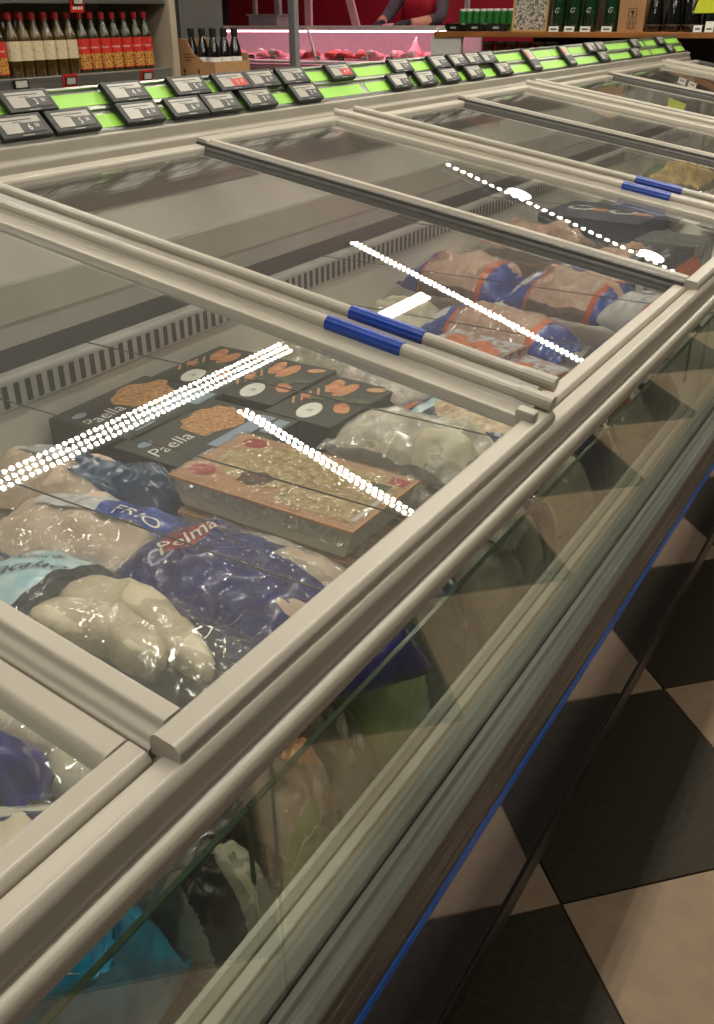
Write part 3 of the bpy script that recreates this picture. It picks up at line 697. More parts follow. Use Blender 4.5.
# --- goods under the second pair of lids
PB = dict(mats={'clear': FILM, 'blue_end': P_BLUE, 'orange_rim': P_ORANGE, 'white_patch': P_WHITE})
def shrimp_zone(u, v):
    if ((u+.78)/.20)**2+((v+.3)/.5)**2 < 1: return 'white_patch'
    if u < -.52: return 'blue_end'
    if u < -.45: return 'orange_rim'
    if u > .62: return 'blue_end'
    if u > .54: return 'orange_rim'
    return 'clear'
bag('shrimp_bag', 'pink shrimp bag with blue ends and orange rims, left of the pair', 'bag of shrimp', (-.800, 2.390, .570), .34, .25, .12, -.10, 91, zones=shrimp_zone, contents=SHRIMP, texts=[('sol', -.78, -.3, .05, .2, INK, .1)], lump=.15, **PB)
bag('shrimp_bag', 'pink shrimp bag with blue ends and orange rims, right of the pair', 'bag of shrimp', (-.455, 2.330, .580), .34, .25, .115, -.16, 93, zones=shrimp_zone, contents=SHRIMP, texts=[('sol', -.78, -.3, .05, .2, INK, .1)], lump=.15, **PB)
bag('shrimp_bag', 'pink shrimp bag with blue ends, lower in front of the pair', 'bag of shrimp', (-.560, 2.080, .545), .42, .19, .10, -.10, 95, zones=shrimp_zone, contents=SHRIMP, lump=.15, **PB)
bag('frozen_bag', 'white and blue bag with black mark, beside the front frame', 'bag of frozen food', (-.235, 2.230, .590), .21, .19, .10, -.5, 97, zones=lambda u, v: 'blue_end' if u > .45 else ('orange_rim' if u > .38 else 'printed_film'), mats={'printed_film': P_WHITE, 'blue_end': P_STEEL, 'orange_rim': P_ORANGE}, texts=[('sol', -.2, .1, .05, .3, INK, .1)])
bag('frozen_bag', 'white and blue bag with black mark, lying below the other white one', 'bag of frozen food', (-.215, 2.040, .550), .18, .17, .09, -.4, 99, zones=lambda u, v: 'blue_end' if u < -.45 else 'printed_film', mats={'printed_film': P_WHITE, 'blue_end': P_NAVY}, texts=[('s', .1, .1, .06, .3, INK, .1)])
bag('frozen_bag', 'hazy clear bag left of the pink shrimp bags, by the grille', 'bag of frozen food', (-.845, 2.080, .545), .22, .24, .075, .1, 101, mats={'clear': FILM_D}, contents=FROST, lump=.25)
bag('fish_bag', 'pale fillet bag with a pinkish face, near the solid lamp reflection', 'bag of fish', (-.700, 1.860, .560), .22, .12, .07, .05, 103, mats={'clear': FILM_D}, contents=FISHP)
# orange-pictured flat packets
def packet(label, loc, rz, mat, pm, L=.20, W=.15, H=.025, seed=0, tilt=(0, 0), stripe=None):
    t = carton('food_packet', label, 'food packet', loc, L, W, H, rz, mat, tilt, 'flat packets in the second lid bay')
    for k in range(4): decal(t, 'food_picture', oval(-L*.28+L*.19*k, W*.08*(-1)**k, L*.12, W*.20, 14, .4*k, .35, seed+k), pm, H, .0001*k)
    decal(t, 'title_band', quad(0, -W*.38, L*.8, W*.12), stripe or WHITEP, H, .0004)
    return t
ORP = food('orange_food_print', '#D88A50', '#B8482A', 60)
PALEP = pbr('pale_print', '#B9BEC4', .4, col2='#8C5A48', scale=60, var=0)
packet('orange-pictured flat packet, left of the row before the paired grips', (-.525, 1.855, .600), .30-.5, PALEP, ORP, seed=1)
packet('orange-pictured flat packet, middle of the row', (-.405, 1.805, .585), -.35, PALEP, ORP, seed=5, W=.17)
packet('orange-pictured flat packet, right end of the row by the front frame', (-.265, 1.775, .570), -.35, ORP, PALEP, seed=8, W=.16)
packet('blue and white flat packet, left of two behind the paired grips', (-.430, 1.668, .580), -.30, P_STEEL, P_AQUA, L=.18, W=.10, seed=11)
packet('blue and white flat packet, right of two behind the paired grips', (-.270, 1.640, .585), -.28, P_STEEL, P_WHITE, L=.17, W=.09, seed=14)
packet('grey flat packet lying left of the orange ones', (-.640, 1.735, .565), -.2, P_GREY, P_WHITE, L=.18, W=.12, seed=17)

# --- goods under the third bay of lids
t = carton('seafood_carton', 'navy carton with white ring marks and red pictures under the far lid', 'food carton', (-.720, 3.350, .600), .37, .30, .06, -.10, BOXNAVY)
for k, x in enumerate((-.10, .06)):
    decal(t, 'ring_mark', oval(x, .03, .050, .042, 22, .3), WHITEP, .06); decal(t, 'ring_centre', oval(x, .03, .034, .026, 22, .3), BOXNAVY, .06, .0004)
    decal(t, 'red_picture', oval(x+.075, .02, .030, .030, 16, 0, .2, k), PEACH, .06, .0006)
lettering(t, 'la', WHITEP, on_top(-.10, .03, .0612, .2), .03); lettering(t, 'la', WHITEP, on_top(.06, .03, .0612, .2), .03)
carton('seafood_carton', 'plain grey-sided carton under the navy one', 'food carton', (-.700, 3.345, .536), .37, .30, .06, -.06, P_GREY)
bag('shrimp_bag', 'large beige shrimp bag in front of the navy carton', 'bag of shrimp', (-.795, 2.900, .575), .36, .30, .11, -.15, 111, zones=lambda u, v: 'clear', mats={'clear': FILM_D}, contents=SHRIMP, lump=.25)
bag('shrimp_bag', 'beige shrimp bag with a pale slip, beside the large beige one', 'bag of shrimp', (-.485, 2.900, .560), .24, .22, .09, -.1, 113, zones=lambda u, v: 'pale_slip' if abs(u) < .25 and v > .35 else 'clear', mats={'clear': FILM_D, 'pale_slip': P_WHITE}, contents=SHRIMP, lump=.25)
bag('frozen_bag', 'small violet-blue bag beside the standing packets', 'bag of frozen food', (-.530, 2.665, .560), .17, .12, .085, -.1, 115, zones=lambda u, v: 'printed_film' if abs(u) < .6 else 'pale_end', mats={'printed_film': P_BLUE, 'pale_end': P_WHITE})
for k in range(6):
    t = thing('standing_packet', 'upright %s packet, %s from the left of the standing row' % (('white and navy', 'navy', 'white and navy', 'navy', 'navy', 'orange-red')[k], ORD[k]), 'food packet', (-.392+.030*k, 2.725-.010*k, .535), (0, -.22, -.05), 'upright packets by the front frame')
    m = (P_WHITE, P_NAVY, P_WHITE, P_NAVY, P_NAVY, P_ORANGE)[k]
    obj('packet_body', prism(rounded([(-.010, 0), (.010, 0), (.011, .10), (.004, .125), (-.004, .125), (-.011, .10)], .003, 2), -.13, .13), m, t)
    obj('crimped_top', bx(-.002, .002, -.13, .13, .122, .137), m, t)
    obj('printed_band', bx(-.0122, .0122, -.07, .07, .03, .08), P_AQUA if m is P_NAVY else P_NAVY, t)
t = carton('grey_crate', 'grey open crate end beside the navy carton', 'crate', (-.40, 3.08, .56), .20, .18, .09, -.1, P_GREY)
bag('frozen_bag', 'clear pale bag right of the standing packets', 'bag of frozen food', (-.165, 2.63, .575), .15, .2, .09, -.1, 117, mats={'clear': FILM_D}, contents=FROST)
# --- fourth bay and beyond: yellow pieces, dark bags
bag('nugget_bag', 'clear bag of yellow nuggets, left of two under the far lid', 'bag of nuggets', (-.700, 4.36, .585), .28, .32, .10, -.1, 121, mats={'clear': FILM}, contents=YELLOW, lump=.5)
bag('nugget_bag', 'clear bag of yellow nuggets, right of two under the far lid', 'bag of nuggets', (-.400, 4.30, .590), .28, .32, .10, -.1, 123, mats={'clear': FILM}, contents=YELLOW, lump=.5)
bag('frozen_bag', 'green-tinged bag left of the yellow nuggets', 'bag of frozen food', (-.870, 4.62, .57), .16, .22, .08, .1, 125, zones=lambda u, v: 'printed_film', mats={'printed_film': pfilm('moss_film', '#6C8A5C')})
bag('frozen_bag', 'dark bag between shrimp bag and yellow nuggets', 'bag of frozen food', (-.74, 3.82, .56), .38, .36, .08, .1, 127, zones=lambda u, v: 'printed_film', mats={'printed_film': P_DARK})
bag('frozen_bag', 'dark grey bag by the front frame under the far lid', 'bag of frozen food', (-.32, 3.80, .56), .30, .36, .09, .1, 129, zones=lambda u, v: 'printed_film', mats={'printed_film': P_GREY})
bag('frozen_bag', 'brown bag under the last visible lid', 'bag of frozen food', (-.76, 5.15, .56), .36, .36, .09, .1, 131, zones=lambda u, v: 'printed_film', mats={'printed_film': pfilm('brown_film', '#7A6048')})
bag('frozen_bag', 'olive-green bag under the last visible lid', 'bag of frozen food', (-.40, 5.05, .56), .32, .36, .09, .1, 133, zones=lambda u, v: 'printed_film', mats={'printed_film': pfilm('olive_film', '#55603A')})

# ------------------------------------------------------------------ electronic price tags on the rail
RM = Matrix(((0, -S2, S2), (1, 0, 0), (0, S2, S2))).to_euler()
def price_tag(y, s, label, big=False, red=False, num='4', n=0):
    x, z = rp(s, .0085)
    t = thing('price_tag', label, 'price tag', (x, y, z), RM, 'electronic price tags on the green rail')
    w, h = (.118, .052) if not big else (.085, .100)
    obj('case', bx(-w/2, w/2, -h/2, h/2, 0, .012, bev=.0035), BLACK, t)
    obj('screen', bx(-w/2+.013, w/2-.012, -h/2+.009, h/2-.008, .0122, .0128), SCREEN, t)
    if big:
        obj('picture_block', bx(-w/2+.012, w/2-.012, -.035, -.004, .0128, .0132), INK, t)
        obj('picture_block', bx(-w/2+.012, -.006, .004, .034, .0128, .0132), PEACH, t)
        return t
    obj('price_block', bx(-.006, w/2-.012, -h/2+.009, .004, .0128, .0132), REDP if red else INK, t)
    obj('text_line', bx(-w/2+.013, w/2-.030, .0105, .0125, .0128, .0131), INK, t)
    obj('text_line', bx(-.018, .004, .0055, .0070, .0128, .0131), INK, t)
    lettering(t, num, WHITEP, on_top(.014, -.0070, .0135), .019, 'price_digit')
    lettering(t, '50', WHITEP, on_top(.032, -.0045, .0135), .011, 'price_digit')
    obj('case_print', bx(-.014, .014, -h/2+.0025, -h/2+.0040, .0121, .0124), SCREEN, t)
    return t
UP = [1.296, 1.560, 1.761, 1.916, 2.035, 2.171, 2.399, 2.746, 3.001, 3.141, 3.262, 3.385, 4.49, 4.615, 5.144, 5.606]
LO = [1.240, 1.367, 1.557, 1.702, 1.825, 1.968, 2.174, 2.675, 2.841, 3.008, 3.196, 3.443, 4.564, 5.052, 5.683]
for i, y in enumerate(UP): price_tag(y, .0785, 'black electronic price tag, %s from the left in the upper row%s' % (ORD[i], ', red price' if i in (3, 6) else ''), red=i in (3, 6), num='3451624379253164'[i])
for i, y in enumerate(LO): price_tag(y, .0245, 'black electronic price tag, %s from the left in the lower row' % ORD[i], num='654623715243256'[i])
for i, y in enumerate((3.752, 4.142)): price_tag(y, .050, 'tall tablet-like price tag spanning both rows, %s one' % ('left', 'right')[i], big=True)

# ------------------------------------------------------------------ shelf of oil bottles across the next aisle
sh = thing('oil_shelf', 'metal gondola shelf holding rows of oil bottles', 'shelf', (-3.6, 2.8, 0))
def sp(name, b, m, par=None): bmesh.ops.translate(b, verts=b.verts, vec=(3.6, -2.8, 0)); return obj(name, b, m, par or sh)
sp('back_panel', bx(-3.84, -3.80, 1.3, 4.03, .05, 2.1), CREAMW)
sp('end_panel', bx(-3.82, -3.30, 4.03, 4.075, FZ, 2.1, bev=.004), CREAMW)
sp('plinth', bx(-3.80, -3.34, 1.3, 4.03, FZ, .12), METAL)
for z in (.745, 1.042, 1.385, 1.75):
    p = sp('shelf_plate', bx(-3.80, -3.33, 1.3, 4.03, z-.018, z), METAL)
    sp('price_channel', prism(rounded([(-3.335, z-.046), (-3.322, z-.048), (-3.318, z+.004), (-3.335, z+.006)], .003, 2), 1.3, 4.03), ALU, p)
BOT_P = [(.030, 0), (.034, .004), (.034, .150), (.031, .170), (.018, .205), (.013, .222), (.013, .236)]
def oil_bottle(y, x, kind, label, z=1.0425, n=0):
    t = thing('oil_bottle', label, 'bottle', (x, y, z), (0, 0, random.uniform(-.2, .2)), 'oil bottles on the shelf')
    obj('bottle_body', lathe(BOT_P, 14), OIL if kind == 'cream' else OLIVE, t, smooth=True)
    obj('cap', lathe([(.0155, .232), (.0155, .258), (.013, .261)], 12), REDCAP, t)
    if kind == 'cream':
        obj('label_sleeve', lathe([(.0348, .070), (.0348, .148)], 14), LABELC, t)
    else:
        obj('label_sleeve', lathe([(.0348, .018), (.0348, .150)], 14), LABELR, t)
        obj('label_picture', lathe([(.0352, .022), (.0352, .085)], 14), LABELY, t)
        def fn(a, b): ang = a/.036-.55; return (.0362*cos(ang), .0362*sin(ang), .112+b)
        lettering(t, 'Carbonell', WHITEP, fn, .013, narrow=.8)
    return t
for i, y in enumerate((3.075, 3.140, 3.207, 3.275, 3.344, 3.413)): oil_bottle(y, -3.385, 'cream', 'golden oil bottle with cream label, %s from the left' % ORD[i])
for i, y in enumerate((3.487, 3.556, 3.630, 3.701, 3.777, 3.852, 3.922)): oil_bottle(y, -3.385, 'red', 'olive oil bottle with red label, %s from the left of its group' % ORD[i])
oil_bottle(2.995, -3.385, 'red', 'olive oil bottle with red label, alone at the left edge')
for i, y in enumerate((3.11, 3.18, 3.26, 3.33, 3.40, 3.49, 3.56, 3.63, 3.70, 3.78, 3.85)): oil_bottle(y, -3.47, 'cream' if i < 5 else 'red', 'oil bottle in the second row, %s from the left' % ORD[i])
for i, y in enumerate((3.45, 3.53, 3.62)): oil_bottle(y, -3.40, 'red', 'oil bottle on the shelf below, %s from the left' % ORD[i], z=.7455)
for i, (y, z, w) in enumerate(((3.32, 1.045, 'left one of the lower lip'), (3.835, 1.040, 'right one of the lower lip'), (3.43, 1.375, 'hanging from the upper lip'))):
    t = thing('red_price_card', 'red promotional price card on the oil shelf, '+w, 'price card', (-3.312, y, z), (0, .18, 0), 'red price cards on the oil shelf')
    obj('card', bx(-.002, .002, -.042, .042, -.075, .005, bev=.001), REDP, t)
    obj('price_display', bx(.002, .008, -.032, .032, -.042, -.004, bev=.002), INK, t)
    obj('display_screen', bx(.008, .0085, -.026, .026, -.037, -.010), SCREEN, t)
    for k, a in enumerate((-.024, -.008, .008, .024)): obj('white_letter_mark', bx(.002, .003, a-.005, a+.005, -.062, -.050), WHITEP, t)
t = thing('shelf_price_tag', 'small dark price tag at the left end of the shelf lip', 'price tag', (-3.312, 3.03, 1.03))
obj('case', bx(-.003, .004, -.04, .04, -.026, .012, bev=.002), BLACK, t); obj('screen', bx(.004, .0045, -.032, .032, -.02, .007), SCREEN, t)

# ------------------------------------------------------------------ grey counter block and the carton of black bottles
t = thing('counter_block', 'grey cabinet block carrying the cut-open carton', 'cabinet', (-3.5, 4.6, 0))
obj('cabinet_body', bx(-.28, .36, -.48, .40, .04, .930), GREYW, t); obj('cabinet_top', bx(-.30, .38, -.50, .42, .930, .953, bev=.004), METAL, t); obj('cabinet_foot', bx(-.25, .30, -.44, .36, FZ, .04), PLINTH, t)
gp = thing('partition_panel', 'tall grey partition with a dark seam behind the carton', 'partition', (-4.05, 4.8, 0))
obj('panel_sheet', bx(-.02, .02, -.72, .10, FZ, 2.2), GREYW, gp); obj('panel_sheet', bx(-.02, .02, .13, .55, FZ, 2.2), GREYW, gp); obj('dark_seam', bx(-.018, .015, .10, .13, FZ, 2.2), SLOT, gp)
cb = thing('bottle_carton', 'cut-open brown cardboard carton with black bottles', 'carton', (-3.31, 4.37, .9535), (0, 0, -.09))
h = .135
obj('carton_side', prism([(-h, 0), (h, 0), (h, .112), (.05, .112), (-.02, .150), (-.07, .215), (-h, .222)], -h, -h+.005, axis='y'), CARDB, cb)
obj('carton_side', bx(h-.005, h, -h+.005, h, 0, .112), CARDB, cb); obj('carton_side', bx(-h, h-.005, h-.005, h, 0, .150), CARDB, cb); obj('carton_side', bx(-h, -h+.005, -h+.005, h-.005, 0, .222), CARDB, cb)
obj('carton_base', bx(-h, h, -h, h, -.0, .004), CARDB, cb)
for x in (-.100, .010):
    obj('arrow_print', prism([(x-.003, .02), (x+.003, .02), (x+.003, .06), (x+.010, .06), (x, .082), (x-.010, .06), (x-.003, .06)], -h-.0008, -h), INK, cb)
for z, w in ((.145, .05), (.130, .07), (.116, .05)): obj('print_line', bx(-.09, -.09+w, -h-.0008, -h, z, z+.004), INK, cb)
for z, w in ((.040, .05), (.030, .05)): obj('print_line', bx(-.06, -.06+w, -h-.0008, -h, z, z+.004), INK, cb)
obj('print_line', bx(h, h+.0008, -.05, .0, .030, .034), INK, cb); obj('print_block', bx(h, h+.0008, .03, .07, .026, .044), INK, cb)
BB = [(.030, 0), (.036, .004), (.036, .130), (.033, .160), (.017, .215), (.014, .235)]
n = 0
for ix in range(3):
    for iy in range(3):
        x, y = -.082+.082*ix, -.082+.082*iy
        b = thing('black_bottle', 'black bottle with white label in the carton, %s row, %s along it' % (('left', 'middle', 'right')[iy], ORD[2-ix]), 'bottle', tuple(cb.location+Vector((x*cos(-.09)-y*sin(-.09), x*sin(-.09)+y*cos(-.09), .005))), group='black bottles in the carton')
        obj('bottle_body', lathe(BB, 14), BBOTTLE, b, smooth=True); obj('cap', lathe([(.0185, .228), (.0195, .262), (.018, .266)], 14), BLACK, b); obj('label_sleeve', lathe([(.0366, .085), (.0366, .128)], 14), WHITEP, b)

# ------------------------------------------------------------------ butcher's counter at the far end
mc = thing('meat_counter', 'pink-lit meat display counter with glass front', 'counter', (-5.2, 8.4, 0))
def mp_(name, b, m, par=None): bmesh.ops.translate(b, verts=b.verts, vec=(5.2, -8.4, 0)); return obj(name, b, m, par or mc)
mp_('counter_base', bx(-7.2, -3.75, 8.0, 9.0, FZ, .80, bev=.01), PINKM)
mp_('front_ledge', prism(rounded([(7.90, .80), (8.02, .80), (8.02, .86), (7.90, .84)], .008, 2), -7.2, -3.75, axis='x'), PINKM)
mp_('front_ledge', prism(rounded([(7.94, .87), (8.02, .87), (8.02, .90), (7.94, .89)], .006, 2), -7.2, -3.75, axis='x'), WHITEP)
mp_('display_deck', prism([(8.0, .86), (8.75, .93), (8.75, .90), (8.0, .84)], -7.2, -3.75, axis='x'), PINKM)
mp_('deck_back', bx(-7.2, -3.75, 8.75, 8.78, .86, 1.14), STEEL)
mp_('service_top', bx(-7.2, -3.75, 8.30, 8.95, 1.145, 1.170, bev=.004), PINKM)
mp_('service_top_edge', bx(-7.2, -3.75, 8.27, 8.30, 1.150, 1.185, bev=.004), WHITEP)
mp_('pink_lamp', bx(-7.1, -3.85, 8.40, 8.46, 1.128, 1.144), PINKLED)
mp_('added_pink_lamp', bx(-6.6, -3.9, 8.9, 9.0, 2.25, 2.28), PINKLED)  # unseen pink lamp added to brighten the red wall and the person
for x in (-6.5, -4.0): mp_('lamp_post', bx(x-.02, x+.02, 8.93, 8.97, 1.17, 2.25), STEEL)
mp_('front_glass', prism([(7.96, .90), (7.966, .90), (8.286, 1.15), (8.280, 1.15)], -7.2, -3.75, axis='x'), ACRYL)
for x in (-5.35, -3.95): mp_('glare_streak', cyl(bmesh.new(), (x, 8.25, 1.16), (x+.28, 7.97, .905), .012, 8), WHITEP)  # white bars standing in for light streaks reflected on the glass
mp_('screen_strut', bx(-5.62, -5.55, 8.6, 8.64, 1.17, 1.9), PINKM)
mp_('screen_strut', prism([(-5.30, 1.9), (-5.22, 1.9), (-4.98, 1.17), (-5.06, 1.17)], 8.6, 8.63), PINKM)
kinds = [(MEATP, 'pale pink'), (MEATP, 'pale pink'), (MEATR, 'bright red'), (MEATR, 'bright red'), (MEATP, 'pale pink')]
mx = [-6.75, -6.5, -6.25, -5.98, -5.76, -5.55, -5.35, -5.15, -4.97, -4.80, -4.62, -4.44, -4.26, -4.08, -3.92]
for i, x in enumerate(mx):
    red = 6 <= i <= 9
    m, w = (MEATR, 'red') if red else (MEATP, 'pale pink')
    bm = bmesh.new(); bmesh.ops.create_uvsphere(bm, u_segments=14, v_segments=9, radius=1)
    for v in bm.verts:
        p = v.co; k = 1+.35*noise.noise(p*1.5+Vector((i*3.1, 0, 0)))
        v.co = (p.x*.078*k, p.y*.10*k, max(-.01, p.z*.055*k))
    t = thing('meat_cut', '%s cut of meat on the counter, %s from the left' % (w, ORD[i]), 'meat', (x, 8.30+.08*(i % 2), .915), (0, 0, i), 'cuts of meat on the counter')
    obj('flesh', bm, m, t, smooth=True)
    bm = bmesh.new(); bmesh.ops.create_uvsphere(bm, u_segments=10, v_segments=6, radius=1)
    for v in bm.verts: v.co = (v.co.x*.05+.05, v.co.y*.03, v.co.z*.03+.038)
    obj('fat_edge', bm, MEATP if red else WHITEP, t, smooth=True)
# raised chop that sticks up
t = thing('bone_in_chop', 'pink bone-in chop standing up among the cuts', 'meat', (-4.30, 8.50, .93)); obj('flesh', lathe([(.07, 0), (.08, .03), (.05, .06), (.025, .10), (.02, .13), (.0, .14)], 12), MEATP, t, smooth=True)
obj('bone', cyl(bmesh.new(), (0, 0, .12), (.01, 0, .16), .009, 8), WHITEP, t)
for i in range(9):
    t = thing('counter_price_label', 'small price label on the counter lip, %s from the left' % ORD[i], 'price label', (-6.1+.26*i, 7.985, .905), (.35, 0, 0), 'price labels on the meat counter')
    obj('card', bx(-.035, .035, -.003, .003, 0, .035, bev=.001), BLACK if i % 2 else WHITEP, t); obj('card_print', bx(-.022, .022, -.004, -.003, .012, .022), SCREEN if i % 2 else INK, t)
wr = obj('wall_butcher', bx(-8.2, -2.4, 10.6, 10.7, FZ, 3.0), REDWALL); wr['kind'] = 'structure'
hd = thing('spot_lamp', 'small round pink-white spot lamp by the red wall', 'lamp', (-5.3, 10.2, 1.20)); obj('lamp_disc', lathe([(.05, 0), (.06, .01), (.03, .04)], 14), PINKLED, hd); obj('lamp_arm', cyl(bmesh.new(), (0, 0, .05), (0, .4, .35), .015, 8), STEEL, hd)
ws = thing('weighing_scale', 'grey weighing scale on the counter behind the glass screen', 'scale', (-6.05, 8.62, 1.171))
obj('scale_body', bx(-.18, .18, -.15, .15, 0, .10, bev=.01), STEEL, ws); obj('scale_plate', bx(-.2, .2, -.16, .16, .10, .115, bev=.004), METAL, ws); obj('scale_column', bx(-.03, .03, .1, .15, .115, .45), STEEL, ws); obj('scale_display', bx(-.16, .16, .08, .13, .42, .58, bev=.01), WHITEP, ws)
gs = thing('glass_screen', 'tall glass screen with a steel post at the counter end', 'screen', (-4.36, 6.62, 0))
obj('post', bx(-.030, .030, -.030, .030, FZ, 2.0, bev=.004), STEEL, gs); obj('screen_pane', bx(-.62, -.03, -.005, .005, .2, 1.9), ACRYL, gs); obj('screen_foot', bx(-.06, .06, -.06, .06, FZ, FZ+.02), STEEL, gs)

# the butcher: one body mesh grown over a skeleton, apron, gloves and hair as parts
def skin_mesh(verts, edges, root=0, sub=2, name='b', mat=None):
    me = bpy.data.meshes.new(name); me.from_pydata([v[:3] for v in verts], edges, []); ob = bpy.data.objects.new(name, me); C.objects.link(ob)
    ob.modifiers.new('s', 'SKIN')
    for i, v in enumerate(verts):
        r = v[3]; me.skin_vertices[0].data[i].radius = r if isinstance(r, tuple) else (r, r); me.skin_vertices[0].data[i].use_root = (i == root)
    s_ = ob.modifiers.new('d', 'SUBSURF'); s_.levels = sub; s_.render_levels = sub
    dg = bpy.context.evaluated_depsgraph_get(); dg.update()
    out = bpy.data.meshes.new_from_object(ob.evaluated_get(dg)); bpy.data.objects.remove(ob); bpy.data.meshes.remove(me)
    out.materials.clear(); out.materials.append(mat)
    for p in out.polygons: p.use_smooth = True
    return out
PX, PY = -4.66, 9.36
pe = thing('person', 'person in red apron and dark gloves leaning over the meat counter', 'person', (PX, PY, FZ)); pe.scale = (1.2, 1.2, 1.2)
V = [(0, 0, .95, (.17, .12)), (0, -.02, 1.15, (.16, .11)), (0, -.05, 1.38, (.19, .12)), (0, -.05, 1.50, (.07, .07)), (0, -.08, 1.58, (.055, .06)), (0, -.10, 1.68, (.085, .10)), (0, -.10, 1.76, (.06, .07)),
     (-.19, -.05, 1.43, .065), (-.26, -.22, 1.24, .052), (-.17, -.46, 1.215, .036), (-.13, -.53, 1.215, .028), (.19, -.05, 1.43, .065), (.26, -.22, 1.24, .052), (.17, -.44, 1.215, .036), (.13, -.51, 1.215, .028),
     (-.10, 0, .88, .10), (-.11, .0, .48, .065), (-.11, .03, .09, .045), (-.11, -.10, .04, .04), (.10, 0, .88, .10), (.11, 0, .48, .065), (.11, .03, .09, .045), (.11, -.10, .04, .04)]
E_ = [(0, 1), (1, 2), (2, 3), (3, 4), (4, 5), (5, 6), (2, 7), (7, 8), (8, 9), (9, 10), (2, 11), (11, 12), (12, 13), (13, 14), (0, 15), (15, 16), (16, 17), (17, 18), (0, 19), (19, 20), (20, 21), (21, 22)]
bm_ = skin_mesh(V, E_, 0, 2, 'body', SHIRT)
bm_.materials.append(SKIN)
for p in bm_.polygons:
    if p.center.z > 1.53 or (p.center.y < -.36 and p.center.z > 1.0): p.material_index = 1
o = bpy.data.objects.new('body', bm_); C.objects.link(o); o.parent = pe
obj('hair', lathe([(.098, 1.69), (.108, 1.74), (.09, 1.80), (.04, 1.835), (0, 1.84)], 16, cy=-.08), HAIR, pe, smooth=True)
for s in (-1, 1):
    obj('eye', lathe([(.0, 1.682), (.012, 1.692), (0, 1.702)], 8, cx=s*.035, cy=-.198), INK, pe); obj('ear', lathe([(.0, 1.655), (.016, 1.68), (0, 1.71)], 8, cx=s*.09, cy=-.09), SKIN, pe, smooth=True)
obj('nose', lathe([(.018, 1.645), (.012, 1.67), (0, 1.70)], 8, cy=-.205), SKIN, pe, smooth=True); obj('mouth', bx(-.025, .025, -.206, -.190, 1.617, 1.625, bev=.002), REDP, pe)
ap = bmesh.new(); nA = 12
prof = [(.55, .30, -.175), (.95, .30, -.178), (1.15, .26, -.165), (1.30, .20, -.185), (1.42, .13, -.185)]
rows = []
for z, w, yy in prof: rows.append([ap.verts.new((w*(-1+2*k/nA)*.92, yy+.16*abs(-1+2*k/nA)**2.4*(w/.3), z)) for k in range(nA+1)])
for a, b in zip(rows, rows[1:]):
    for k in range(nA): ap.faces.new((a[k], a[k+1], b[k+1], b[k]))
bmesh.ops.solidify(ap, geom=ap.faces[:], thickness=.006)
obj('apron', ap, APRON, pe, smooth=True)
for s in (-1, 1):
    bx0, by0, bz0 = s*.13, -.515, 1.215
    hv = [(bx0, by0+.03, bz0, .030), (bx0-s*.015, by0-.02, bz0, (.040, .024)), (bx0-s*.025, by0-.06, bz0, (.040, .020))]; he = [(0, 1), (1, 2)]
    for k, (dx, ln) in enumerate(((-.030, .060), (-.010, .072), (.010, .068), (.030, .052))):
        i = len(hv); hv += [(bx0-s*.03+dx, by0-.085, bz0-.002, .0095), (bx0-s*.035+dx, by0-.085-ln*.55, bz0-.010, .009), (bx0-s*.04+dx, by0-.085-ln, bz0-.026, .008)]; he += [(2, i), (i, i+1), (i+1, i+2)]
    i = len(hv); hv += [(bx0-s*.055, by0-.04, bz0-.008, .011), (bx0-s*.078, by0-.07, bz0-.016, .010), (bx0-s*.085, by0-.095, bz0-.024, .009)]; he += [(1, i), (i, i+1), (i+1, i+2)]
    g = bpy.data.objects.new('glove', skin_mesh(hv, he, 0, 1, 'glove', GLOVE)); C.objects.link(g); g.parent = pe
t = thing('meat_piece', 'raw red meat piece under the gloved hands', 'meat', (PX, 8.68, 1.171)); bm = bmesh.new(); bmesh.ops.create_uvsphere(bm, u_segments=12, v_segments=8, radius=1)
for v in bm.verts: v.co = (v.co.x*.16, v.co.y*.07, max(0, v.co.z*.03))
obj('flesh', bm, MEATP, t, smooth=True)

# ------------------------------------------------------------------ wooden drinks shelf beyond the freezer end
ds = thing('wooden_shelf', 'wooden shelf unit with drinks beyond the freezer end', 'shelf', (-1.8, 6.3, 0))
def dp(name, b, m, par=None): bmesh.ops.translate(b, verts=b.verts, vec=(1.8, -6.3, 0)); return obj(name, b, m, par or ds)
dp('plank', bx(-2.87, -.55, 6.12, 6.50, 1.146, 1.178, bev=.003), WOOD)
dp('plank', bx(-2.60, -.55, 6.12, 6.50, .955, .985, bev=.003), WOOD)
dp('end_panel', bx(-2.90, -2.68, 6.14, 6.17, .55, 1.145), WHITEP)
for x in (-2.86, -.58): dp('upright', bx(x, x+.03, 6.40, 6.49, FZ, 1.146), WOOD)
dp('back_board', bx(-2.32, -.55, 6.50, 6.52, .3, 2.0), pbr('dark_brown_board', '#3A2C20', .7, var=.1))
GB = [(.040, 0), (.046, .005), (.046, .175), (.040, .205), (.020, .255), (.0155, .285), (.0155, .330)]
